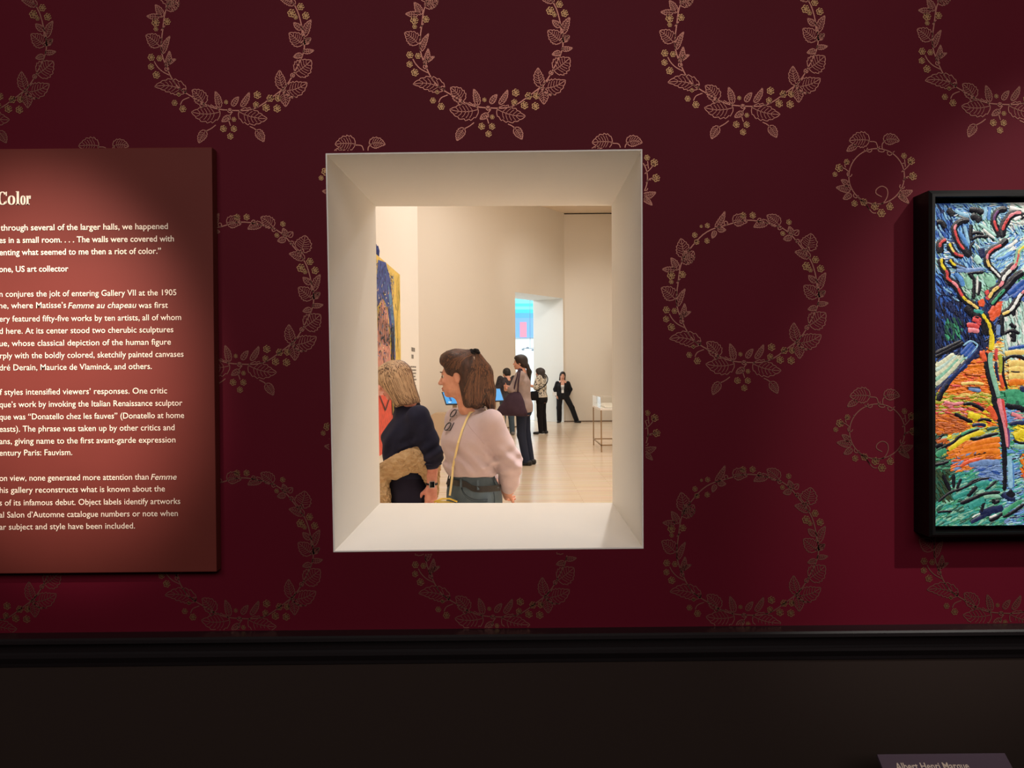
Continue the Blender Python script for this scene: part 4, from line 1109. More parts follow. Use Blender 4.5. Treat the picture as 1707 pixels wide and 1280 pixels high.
# ================================================================== woman in the lilac sweater
def lilac_woman():
    Y = 4.2
    g = at(785, 640, Y); root = Vector((g.x, Y, 0)); rz = math.radians(218)
    hz = at(764, 625.5, Y).z
    HO = V3(.062, -.022, hz); HR = R_yp(math.radians(-46), math.radians(2))
    sh = [V3(-.012, .165, 1.262), V3(-.012, -.165, 1.262)]; el = [V3(-.112, .196, 1.040), V3(-.11, -.205, 1.035)]; wr = [V3(-.150, .125, .895), V3(-.175, -.045, .905)]
    hip = [V3(-.01, .088, .86), V3(-.01, -.088, .86)]; kn = [V3(.015, .09, .47), V3(.0, -.09, .47)]; an = [V3(-.02, .095, .075), V3(-.03, -.095, .075)]
    torso = [(.74, -.01, 0, .085, .14), (.82, -.018, 0, .108, .165), (.90, -.012, 0, .105, .158), (1.0, 0, 0, .084, .125), (1.10, .008, 0, .098, .140), (1.16, .014, 0, .108, .148), (1.23, 0, 0, .088, .150), (1.29, -.008, 0, .058, .12), (1.325, -.008, 0, .046, .06), (1.36, .0, 0, .04, .045)]
    P = [loft(torso, .03)]
    P += [cap(V3(-.008, 0, 1.30), HO + HR @ V3(-.03, 0, -.08), .049, .047, .03)]
    for i in (0, 1): P += limb(sh[i], el[i], wr[i], (.046, .038, .026))
    P += legs_of(0, 0, hip, kn, an, (.078, .052, .036))
    P += foot_of(an[0], .1)[:-1] + foot_of(an[1], -.1)[:-1]
    P += head_shape(HO, HR)
    P += hand_shape(wr[0], (-.25, -.75, -.55), (-.8, .1, .1), .95, .7, 1) + hand_shape(wr[1], (.12, .93, -.30), (.5, .0, .8), .98, .55, 1)
    body = blob('person', P, SKIN, None, .0045)
    body.location = root; body.rotation_euler = (0, 0, rz)
    tag(body, 'woman in lilac sweater and jeans, brown half-up hair, hands clasped behind her back', 'person')
    eyes(body, HO, HR, 1.0, EYE_B, (70, 46, 34), (176, 96, 84))
    # sweater
    knit = mat('lilac_knit', (184, 164, 168), .9, .15, sheen=.2, var=((9, 9, 9), (191, 172, 175)), bump=((240, 240, 420), .35, .003))
    K = [loft([(.972, -.002, 0, .112, .160), (.985, 0, 0, .120, .168), (1.02, .008, 0, .126, .172), (1.10, .016, 0, .124, .172), (1.16, .020, 0, .128, .176), (1.23, .004, 0, .106, .176), (1.275, -.006, 0, .082, .150), (1.305, -.006, 0, .068, .098), (1.332, -.006, 0, .060, .072)], .03)]
    for i in (0, 1):
        K += [cap(sh[i] + V3(0, 0, -.004), el[i], .066, .056, .045), cap(el[i], el[i] * .25 + wr[i] * .75, .056, .050, .03), cap(el[i] * .3 + wr[i] * .7, el[i] * .12 + wr[i] * .88, .056, .044, .02)]
    K.append(cap(V3(-.002, 0, 1.318), V3(.004, 0, 1.40), .052, .052, .008, 's'))
    def fold(Q):
        z = Q[:, 2]
        f = .008 * wob(Q, (14, 14, 24), 1) + .004 * wob(Q, (30, 30, 40), 2)
        # blouson gathers over the waist and pull lines from the arm
        f += .004 * np.exp(-((z - 1.02) / .03) ** 2) * np.sin(np.arctan2(Q[:, 1], Q[:, 0]) * 15 + z * 30)
        f += .007 * np.exp(-((z - 1.06) / .07) ** 2) * np.sin((z * 70 - Q[:, 0] * 62 + Q[:, 1] * 30))
        f += np.where(np.abs(Q[:, 1]) > .17, .004 * np.sin(z * 95 + Q[:, 0] * 40) * np.exp(-((z - 1.02) / .12) ** 2), 0)
        return f
    sw = blob('sweater', K, knit, body, .0055, fold)
    # raglan seam and ribbed hem
    bv = bvh_of(sw)
    def on(p, off=.002):
        l, n, _, _ = bv.find_nearest(Vector([float(x) for x in p])); return l + n * off
    for sx in (1, -1):
        mb = MB()
        mb.tube([on((.10 * math.cos(t * 1.4) + .01, sx * (.07 + .07 * t), 1.32 - .16 * t), .0005) for t in [k / 10 for k in range(11)]], .0022, 6)
        mb.build('raglan_seam', knit, sw, True); mb = MB()
        mb.tube([on((-.10 * math.cos(t * 1.4) - .01, sx * (.07 + .07 * t), 1.32 - .16 * t), .0005) for t in [k / 10 for k in range(11)]], .0022, 6)
        mb.build('raglan_seam', knit, sw, True)
    R_ = [(.066 * math.cos(t), .074 * math.sin(t)) for t in [2 * PI * k / 40 for k in range(40)]]
    mb = MB(); mb.tube([(-.004 + x, y, 1.326 - .14 * max(x, 0)) for x, y in R_], .007, 8, closed=True)
    mb.build('collar', knit, sw, True)
    # jeans
    den = mat('grey_blue_denim', (84, 97, 106), .8, .2, var=((40, 40, 30), (76, 90, 100)), bump=((500, 500, 500), .25, .002))
    J = [loft([(.70, -.008, 0, .105, .165), (.78, -.016, 0, .125, .180), (.86, -.016, 0, .124, .176), (.93, -.006, 0, .110, .160), (.972, -.002, 0, .102, .150)], .03)] + legs_of(0, 0, hip, kn, [an[0] + V3(0, 0, .02), an[1] + V3(0, 0, .02)], (.092, .066, .056))
    je = blob('jeans', J, den, body, .006, lambda Q: .002 * wob(Q, (14, 14, 30), 4))
    bj = bvh_of(je)
    def onj(p, off=.002):
        l, n, _, _ = bj.find_nearest(Vector([float(x) for x in p])); return l + n * off
    mb = MB()
    st = []
    for k in range(13):
        t = k / 12; a = math.radians(18 + 62 * t)
        st.append(onj((.2 * math.cos(a), .2 * math.sin(a), .925 - .065 * math.sin(PI * min(t * .75, .5)) ** .6), .0006))
    mb.tube(st, .0022, 5); mb.tube([p + Vector((0, 0, -.010)) for p in st], .0014, 5)
    mb.tube([onj((-.01, .3, z), .001) for z in (.93, .88, .8, .7)], .002, 5)
    mb.build('pocket_seam', mat('denim_seam', (52, 62, 72), .8), je, True)
    for a in (20, 62, 105, 150, -20, -62, -105, -150, 180):
        a = math.radians(a); mb = MB()
        p = [onj((.2 * math.cos(a), .2 * math.sin(a), z), .0075) for z in (.968, .945, .920)]
        tg = Vector((-math.sin(a), math.cos(a), 0)) * .006; nr = Vector((math.cos(a), math.sin(a), 0)) * .002
        for i in (0, 1): mb.prism([p[i] - tg, p[i] + tg, p[i + 1] + tg, p[i + 1] - tg], nr)
        mb.build('belt_loop', den, je)
    bl = [onj((.25 * math.cos(2 * PI * k / 60), .25 * math.sin(2 * PI * k / 60), .944), .003) for k in range(60)]
    mb = MB()
    for i in range(60):
        a, b = bl[i], bl[(i + 1) % 60]
        na = Vector((a.x, a.y, 0)).normalized() * .004; nb = Vector((b.x, b.y, 0)).normalized() * .004; h = Vector((0, 0, .016))
        mb.add([a - h, b - h, b + h, a + h, a - h + na, b - h + nb, b + h + nb, a + h + na], [(4, 5, 6, 7), (0, 1, 5, 4), (3, 7, 6, 2), (1, 0, 3, 2)])
    mb.build('belt', mat('black_belt_leather', (22, 18, 18), .4, .5), body)
    for i, yw in ((0, .1), (1, -.1)): shoe('shoe', an[i], yw, body, SHOE)
    # hair
    H1 = mat('brown_hair', (66, 38, 27), .5, .4, var=((60, 60, 12), (46, 26, 19)), bump=((160, 160, 20), .5, .004))
    H2, H3, H4 = mat('brown_hair_dark', (40, 23, 17), .42, .45), mat('brown_hair_mid', (68, 40, 28), .42, .45), mat('brown_hair_light', (108, 70, 48), .42, .45)
    W = [ell((-.018, 0, .038), (.104, .086, .090), .02), ell((.042, 0, .084), (.054, .068, .036), .03), ell((.012, 0, .092), (.08, .07, .045), .03),
         cap((-.080, 0, .080), (-.120, .0, .0), .050, .058, .03), cap((-.075, .038, .01), (-.095, .040, -.145), .058, .040, .03), cap((-.075, -.038, .01), (-.095, -.040, -.145), .058, .040, .03),
         cap((-.125, 0, .01), (-.150, .005, -.09), .052, .042, .03), cap((-.150, .005, -.09), (-.168, .010, -.182), .040, .022, .03), cap((-.035, .060, .0), (-.055, .062, -.150), .030, .024, .02), cap((-.035, -.060, .0), (-.055, -.062, -.150), .030, .024, .02),
         ell((.118, 0, -.030), (.075, .10, .088), .015, 's'), cap((-.002, .085, -.012), (-.002, .1, -.012), .024, .03, .01, 's'), cap((-.002, -.085, -.012), (-.002, -.1, -.012), .024, .03, .01, 's'), ell((.04, 0, -.09), (.075, .082, .085), .012, 's'),
         cap((-.01, 0, -.11), (-.05, 0, -.24), .060, .058, .012, 's')]
    hr = blob('hair', placed(W, HO, HR), [H1, H2, H3, H4], body, .0045, lambda Q: .002 * wob(Q, (60, 60, 14), 3) + .0015 * wob(Q, (120, 120, 20), 5))
    top = [T(HO, HR, (.105 * math.cos(a) - .005, .085 * math.sin(a), .075 - .045 * abs(math.sin(a))), (.05 * math.cos(a) - .02, .085 * math.sin(a), .12 - .045 * abs(math.sin(a))), (-.05, .06 * math.sin(a), .125 - .03 * abs(math.sin(a))), (-.090, .02 * math.sin(a), .112)) for a in [math.radians(x) for x in (-100, -70, -40, -15, 15, 40, 70, 100)]]
    strands(hr, top, 420, .0062, [H1, H2, H3, H4, H3], 1)
    bk = [T(HO, HR, (-.088, .03 * math.sin(a), .10), (-.11 - .03 * math.cos(a), .06 * math.sin(a), .05), (-.10 - .06 * math.cos(a), .09 * math.sin(a), -.06), (-.085 - .085 * math.cos(a), .085 * math.sin(a), -.195)) for a in [math.radians(x) for x in (-140, -115, -85, -50, -15, 15, 50, 85, 115, 140)]]
    strands(hr, bk, 620, .0062, [H1, H2, H2, H3, H3, H4], 2, .02)
    mb = MB()
    c = T(HO, HR, (-.092, .006, .116))[0]
    for k in range(9):
        a = 2 * PI * k / 9
        mb.ball(np.array(c) + HR @ V3(.016 * math.cos(a), .024 * math.sin(a) + .004, .002 + .007 * math.cos(a * 3)), (.016, .015, .014), 8, 0)
    mb.build('scrunchie', mat('black_scrunchie', (18, 15, 17), .9), body, True)
    mb = MB(); q = T(HO, HR, (-.097, .045, .094), (-.104, .052, .066), (-.100, .059, .066), (-.093, .052, .094)); mb.prism(q, tuple(HR @ V3(-.003, .004, 0)))
    mb.build('hair_clip', mat('silver_clip', (214, 212, 206), .3, .5), body)
    # spectacles tucked into the neckline
    MW = Matrix.Translation(root) @ Matrix.Rotation(rz, 4, 'Z')
    MI = MW.inverted()
    def hit(px, py, off=.006):
        d = (at(px, py, 5.0) - CAM).normalized()
        o_, dl = MI @ CAM, MI.to_3x3() @ d
        l, n, _, _ = bv.ray_cast(o_, dl)
        if l is None: l, n, _, _ = bv.find_nearest(o_ + dl * 4.25)
        return MW @ (l + n * off)
    gl = empty('spectacles', hit(756, 700)); go = Vector(gl.location)
    tag(gl, 'dark-rimmed spectacles hanging from the neckline of the lilac sweater', 'glasses')
    rim = mat('dark_spectacle_rim', (34, 34, 44), .3, .5); lens = bpy.data.materials.new('spectacle_lens'); lens.use_nodes = True
    lb = lens.node_tree.nodes['Principled BSDF']; lb.inputs['Transmission Weight'].default_value = 1.0; lb.inputs['Roughness'].default_value = 0.02; lb.inputs['IOR'].default_value = 1.05
    cen = [hit(758.5, 691, .012), hit(749.5, 713, .014)]
    ax = (cen[1] - cen[0]).normalized(); nm = (MW.to_3x3() @ Vector((1, .25, .15))).normalized(); sd = ax.cross(nm).normalized(); nm = sd.cross(ax).normalized()
    fmb = MB()
    for c in cen:
        lm = MB()
        el_ = [c + ax * .026 * math.cos(t) + sd * .0185 * math.copysign(abs(math.sin(t)) ** .85, math.sin(t)) - go for t in [2 * PI * k / 28 for k in range(28)]]
        fmb.tube(el_, .0031, 6, closed=True)
        lm.add(el_ + [p + nm * .001 for p in el_], [tuple(range(28))[::-1], tuple(range(28, 56))] + [(i, (i + 1) % 28, (i + 1) % 28 + 28, i + 28) for i in range(28)])
        lm.build('lens', lens, gl)
    m_ = (cen[0] + cen[1]) / 2
    fmb.tube([m_ - ax * .010 - go, m_ + nm * .004 - go, m_ + ax * .010 - go], .0024, 6)
    fmb.build('frame', rim, gl, True)
    for c, s_ in ((cen[0], -1), (cen[1], 1)):
        tm = MB(); b = c + ax * .026 * s_
        tm.tube([b - go, b - nm * .010 - sd * .02 - go, b - nm * .006 - sd * .03 - ax * s_ * .05 - go], .0022, 6); tm.build('temple', rim, gl, True)
    # cross-body bag
    strap = [hit(784, 689, .005), hit(779, 699, .005), hit(772, 716, .005), hit(765, 738, .005), hit(760, 760, .006), hit(756.5, 778, .006)]
    down = [at(754, 795, strap[-1].y - .008), at(752, 812, strap[-1].y - .012), at(750, 826, strap[-1].y - .016)]
    bg = empty('crossbody_bag', at(744, 846, down[-1].y - .02)); bo = Vector(bg.location)
    tag(bg, 'small yellow bag on a pale yellow strap across the lilac sweater', 'bag')
    YEL = mat('yellow_leather', (206, 172, 66), .45, .4, bump=((90, 90, 90), .1, .002)); YST = mat('pale_yellow_strap', (226, 204, 146), .6)
    def band(pts, w, m, name, th=.003):
        b = MB(); n = len(pts)
        for i in range(n):
            t = (pts[min(i + 1, n - 1)] - pts[max(i - 1, 0)]).normalized(); view = Vector((-.35, -1, .1)).normalized()
            s_ = t.cross(view).normalized() * w / 2
            b.v += [tuple(pts[i] - s_ - bo), tuple(pts[i] + s_ - bo), tuple(pts[i] + s_ + view * th - bo), tuple(pts[i] - s_ + view * th - bo)]
        for i in range(n - 1):
            for j in range(4): b.f.append((i * 4 + j, i * 4 + (j + 1) % 4, i * 4 + 4 + (j + 1) % 4, i * 4 + 4 + j)); b.mi.append(0)
        return b.build(name, m, bg)
    # the strap goes on over her left shoulder and down her back to the bag
    def onw(p, off=.005): return MW @ on(p, off)
    back = [onw((.0, .085, 1.36)), onw((-.06, .07, 1.33)), onw((-.13, .0, 1.2)), onw((-.14, -.10, 1.08)), onw((-.05, -.2, .985))]
    band(list(reversed(back)) + strap + down, .011, YST, 'strap')
    u = (MW.to_3x3() @ Vector((.25, 1, 0))).normalized()
    bl_ = []
    for z, a in ((.03, .075), (-.02, .09), (-.09, .085), (-.13, .06)): bl_.append((z, 0, 0, .028, a))
    bl_.reverse()
    bb = blob('bag_body', placed([loft(bl_, .02)], (0, 0, 0), np.array(Matrix.Rotation(math.atan2(u.y, u.x) - PI / 2 + .3, 3, 'Z'))), YEL, bg, .004, None, 3)
    fm = MB(); fm.tube([(-.06, -.03, .035), (-.02, -.034, .052), (.02, -.034, .052), (.06, -.03, .035)], .005, 6); fm.build('bag_handle', YEL, bg, True)
    return body
lilac_woman()

# ================================================================== woman in the navy sweater
def navy_woman():
    Y = 4.7
    g = at(680, 640, Y); root = Vector((g.x, Y, 0)); rz = math.radians(195)
    z = lambda py: at(680, py, Y).z
    HO = V3(.080, .0, z(633)); HR = R_yp(math.radians(-17), math.radians(16)); HS = .93
    sh = [V3(-.040, .150, z(694)), V3(-.0, -.150, z(694))]; el = [V3(-.112, .190, z(752)), V3(.02, -.185, z(752))]; wr = [V3(-.108, .186, z(804)), V3(.10, -.16, z(800))]
    hip = [V3(.0, .085, .82), V3(.0, -.085, .82)]; kn = [V3(.02, .088, .45), V3(.0, -.088, .45)]; an = [V3(-.02, .09, .075), V3(-.06, -.09, .075)]
    P = [loft([(.70, .0, 0, .090, .140), (.78, .0, 0, .108, .162), (.86, .004, 0, .108, .158), (.96, .016, 0, .100, .136), (1.06, .022, 0, .108, .142), (1.14, .022, 0, .112, .144), (1.20, .006, 0, .092, .140), (1.255, .0, 0, .062, .112), (1.29, .012, 0, .05, .062)], .03),
         cap(V3(.010, 0, 1.25), HO + HR @ V3(-.03, 0, -.07), .052, .048, .03)]
    for i in (0, 1): P += limb(sh[i], el[i], wr[i], (.046, .041, .028))
    P += legs_of(0, 0, hip, kn, an, (.074, .052, .036)) + foot_of(an[0], .08)[:-1] + foot_of(an[1], -.08)[:-1]
    P += head_shape(HO, HR, HS)
    P += hand_shape(wr[0], (.06, -.04, -1), (.1, -1, 0), .98, .35, -1) + hand_shape(wr[1], (.3, .3, -.9), (0, 1, 0), .95, .4, 1)
    body = blob('person', P, SKIN_P, None, .0045)
    body.location = root; body.rotation_euler = (0, 0, rz)
    tag(body, 'woman with blonde bob in navy sweater looking down, beige sweater tied round her hips', 'person')
    eyes(body, HO, HR, HS, (90, 84, 76), (150, 116, 84), (186, 96, 92))
    navy = mat('navy_jersey', (34, 36, 58), .85, .2, var=((8, 8, 8), (28, 29, 48)), bump=((220, 220, 220), .15, .002))
    K = [loft([(.90, .006, 0, .118, .158), (.96, .018, 0, .122, .158), (1.06, .026, 0, .132, .160), (1.14, .028, 0, .136, .164), (1.20, .010, 0, .116, .162), (1.25, .0, 0, .086, .132), (1.285, .002, 0, .076, .088), (1.315, .002, 0, .077, .072), (1.345, .008, 0, .076, .070), (1.385, .016, 0, .074, .068)], .03)]
    for i in (0, 1): K += [cap(sh[i], el[i], .072, .062, .045), cap(el[i], el[i] * .72 + wr[i] * .28, .060, .048, .02)]
    K.append(cap(V3(.018, 0, 1.376), V3(.03, 0, 1.44), .060, .060, .008, 's'))
    def fold(Q):
        f = .007 * wob(Q, (13, 13, 22), 3) + .003 * wob(Q, (32, 32, 44), 6)
        arm = (np.abs(Q[:, 1]) > .145)
        f += np.where(arm, .006 * np.sin(Q[:, 2] * 100 + Q[:, 0] * 50), 0) * np.exp(-((Q[:, 2] - 1.05) / .10) ** 2)
        f += .005 * np.sin(Q[:, 2] * 44 + Q[:, 0] * 60 - Q[:, 1] * 30) * np.exp(-((Q[:, 2] - 1.14) / .10) ** 2)
        return f
    blob('sweater', K, navy, body, .0055, fold)
    mb = MB(); c = el[0] * .70 + wr[0] * .30; arm = (wr[0] - el[0]) / np.linalg.norm(wr[0] - el[0])
    pts = []
    s1 = np.cross(arm, (1, 0, 0)); s1 /= np.linalg.norm(s1); s2 = np.cross(arm, s1)
    pts = [c + (s1 * math.cos(2 * PI * k / 24) + s2 * math.sin(2 * PI * k / 24)) * .050 for k in range(24)]
    mb.tube(pts, .008, 8, closed=True); mb.build('cuff', navy, body, True)
    trs = mat('navy_trousers', (30, 27, 44), .85, .2, bump=((260, 260, 260), .12, .002))
    J = [loft([(.66, .0, 0, .105, .160), (.76, .0, 0, .118, .174), (.86, .004, 0, .118, .168), (.96, .012, 0, .108, .146)], .03)] + legs_of(0, 0, hip, kn, [an[0] + V3(0, 0, .02), an[1] + V3(0, 0, .02)], (.090, .074, .070))
    blob('trousers', J, trs, body, .006, lambda Q: .003 * wob(Q, (16, 16, 10), 4))
    for i, yw in ((0, .08), (1, -.08)): shoe('shoe', an[i], yw, body, SHOE)
    # bob
    H1 = mat('blonde_hair', (120, 88, 64), .5, .35, var=((60, 60, 10), (92, 64, 46)), bump=((170, 170, 18), .5, .004))
    H2, H3, H4 = mat('blonde_hair_dark', (78, 54, 38), .45, .4), mat('blonde_hair_mid', (140, 106, 78), .45, .4), mat('blonde_hair_light', (206, 174, 140), .45, .4)
    W = [ell((-.012, 0, .030), (.112, .100, .096), .02), loft([(-.205, -.036, 0, .086, .094), (-.13, -.030, 0, .090, .106), (-.06, -.014, 0, .104, .108), (0, -.006, 0, .112, .106), (.045, -.012, 0, .096, .090), (.085, -.012, 0, .066, .060)], .02), ell((.045, 0, .055), (.066, .080, .050), .03),
         half((-.03, 0, -.178), (.10, 0, -1), .01), ell((.150, 0, -.095), (.105, .2, .105), .012, 's'), ell((.062, 0, -.115), (.060, .078, .095), .012, 's'), cap((-.01, 0, -.09), (-.05, 0, -.24), .062, .060, .012, 's')]
    for p in W:
        gf = p.fn; p.fn = (lambda Q, gf=gf: gf(Q / HS) * HS); p.lo, p.hi = p.lo * HS, p.hi * HS
    hr = blob('hair', placed(W, HO, HR), [H1, H2, H3, H4], body, .0045, lambda Q: .002 * wob(Q, (70, 70, 10), 3))
    gd = []
    for x in (-165, -130, -95, -65, -40, -20, 20, 40, 65, 95, 130, 165):
        a = math.radians(x); cf, sf_ = math.cos(a), math.sin(a)
        gd.append(T(HO, HR, (.005 + .012 * cf, .008 * sf_, .128 * HS), (.045 * cf - .002, .042 * sf_, .118), (.085 * cf - .01, .080 * sf_, .085), (.105 * cf - .012, .100 * sf_, .0), (.105 * cf - .02, .106 * sf_, -.085), (.098 * cf - .034, .100 * sf_, -.184)))
    strands(hr, gd, 1000, .0062, [H1, H2, H3, H4, H3, H2], 4, .012)
    # watch
    mb = MB(); c = wr[0] + arm * -.012
    mb.tube([c + (s1 * math.cos(2 * PI * k / 20) + s2 * math.sin(2 * PI * k / 20)) * .031 for k in range(20)], .006, 6, closed=True)
    wt = mb.build('wristwatch', mat('watch_strap', (40, 34, 36), .6), body, True); wt['label'] = 'black smartwatch on a dark strap'
    mb = MB(); o_ = c + V3(.004, .034, 0); mb.box(tuple(o_ - V3(.017, .005, .020)), tuple(o_ + V3(.017, .005, .020)), 0)
    wc = mb.build('watch_case', mat('watch_silver', (190, 188, 186), .3, .5, .8), wt, bevel=.004)
    mb = MB(); mb.box(tuple(o_ + V3(-.0135, .0045, -.0165)), tuple(o_ + V3(.0135, .0058, .0165)), 0); mb.build('watch_face', mat('watch_glass', (14, 14, 20), .15, .6), wt)
    # cream cable-knit sweater tied round the hips
    cab = mat('cream_cable_knit', (206, 176, 136), .95, .1, var=((30, 30, 60), (190, 156, 116)), bump=((90, 90, 150), .9, .01))
    ring = []
    for k in range(37):
        t = 2 * PI * k / 36
        zz = .975 + .050 * math.sin(t) * (.6 if math.sin(t) < 0 else 1) - .045 * math.cos(t)
        ring.append(V3(.012 + .135 * math.cos(t), .172 * math.sin(t), zz))
    Wp = [cap(ring[i], ring[i + 1], .036, .036, .03) for i in range(36)]
    Wp += [cap(q + V3(0, .006, 0), q + V3(-.01, .010, -.055 + .03 * abs(q[0])), .030, .020, .03) for q in ring[4:17]]
    # body of the sweater hanging behind and at her left side, and two sleeves knotted in front
    Wp += [cap((-.05, .175, 1.00), (-.105, .165, .845), .040, .014, .04), cap((-.09, .15, .99), (-.125, .12, .83), .044, .016, .04), cap((-.135, .0, .97), (-.145, .0, .78), .045, .030, .06), cap((-.11, -.12, .97), (-.12, -.11, .80), .045, .030, .06), cap((-.13, .08, .97), (-.14, .07, .80), .045, .022, .05)]
    Wp += [ell((.160, .045, .925), (.048, .055, .050), .03), cap((.165, .055, .93), (.160, .085, .80), .036, .034, .03), cap((.160, .085, .80), (.150, .090, .655), .034, .037, .02), cap((.150, .09, .655), (.150, .09, .635), .040, .040, .004), cap((.165, .02, .92), (.185, -.03, .80), .034, .034, .03), cap((.185, -.03, .80), (.18, -.04, .67), .034, .036, .02)]
    def cable(Q): return .0055 * np.sin(Q[:, 2] * 150 + 2.4 * np.sin(Q[:, 1] * 120 + Q[:, 0] * 120)) + .005 * wob(Q, (24, 24, 24), 2)
    blob('tied_sweater', Wp, cab, body, .0055, cable)
    return body
navy_woman()

# ================================================================== visitors farther off
def visitor(px, Y, rz, label, skin, J, torso, garments, hair, hcfg, res=.0075, female=True, facev=None):
    """J: joints in metres (local x forward, y left); torso: stations; garments: list of (name, shapes, material, disp)"""
    g = at(px, 640, Y); root = Vector((g.x, Y, 0))
    HO, HR, HS = J['head']
    P = [loft(torso, .03), cap(V3(torso[-1][1], 0, torso[-1][0] - .03), HO + HR @ V3(-.03, 0, -.07 * HS), .052, .050, .03)]
    for i in (0, 1): P += limb(J['sh'][i], J['el'][i], J['wr'][i], (.046, .038, .028))
    P += legs_of(0, 0, J['hip'], J['kn'], J['an'], (.076, .052, .036))
    for i in (0, 1): P += foot_of(J['an'][i], J['yaw'][i])[:-1]
    P += head_shape(HO, HR, HS)
    for i in (0, 1):
        d, n, c = J['hand'][i]; P += hand_shape(J['wr'][i], d, n, 1.0, c, -1 if i == 0 else 1)
    body = blob('person', P, skin, None, res)
    body.location = root; body.rotation_euler = (0, 0, rz)
    tag(body, label, 'person')
    if facev: eyes(body, HO, HR, HS, *facev)
    out = {}
    for nm, shp, m, dp in garments: out[nm] = blob(nm, shp, m, body, res, dp)
    for p in hair:
        gf = p.fn; p.fn = (lambda Q, gf=gf: gf(Q / HS) * HS); p.lo, p.hi = p.lo * HS, p.hi * HS
    out['hair'] = blob('hair', placed(hair, HO, HR), hcfg, body, .0055, lambda Q: .002 * wob(Q, (60, 60, 12), 3))
    return body, out, root

def tor(H, w=1.0, d=1.0, lean=0.0):
    s = H / 1.65
    st = [(.45, -.008, .095, .150), (.50, -.014, .110, .166), (.56, -.010, .104, .156), (.61, 0, .086, .128), (.67, .006, .096, .138), (.72, .014, .104, .146), (.765, .004, .088, .152), (.80, -.004, .060, .120), (.83, -.004, .046, .058)]
    return [(z * H, x * s + lean * (z - .5) * H, 0, a * s * d, b * s * w) for z, x, a, b in st]
def grow(st, e, z0, z1):
    q = [(z, x, y, a + e, b + e) for z, x, y, a, b in st]
    r = [t for t in q if z0 < t[0] < z1]
    def atz(z): return tuple(float(np.interp(z, [t[0] for t in q], [t[i] for t in q])) for i in range(5))
    return [atz(z0)] + r + [atz(z1)]
def trousers(J, st, H, m, e=.016, leg=(.094, .072, .062), disp=None):
    return ('trousers', [loft(grow(st, e, .455 * H, .60 * H), .03)] + legs_of(0, 0, J['hip'], J['kn'], [J['an'][0] + V3(0, 0, -.01), J['an'][1] + V3(0, 0, -.01)], leg), m, disp or (lambda Q: .004 * wob(Q, (16, 16, 14), 4)))

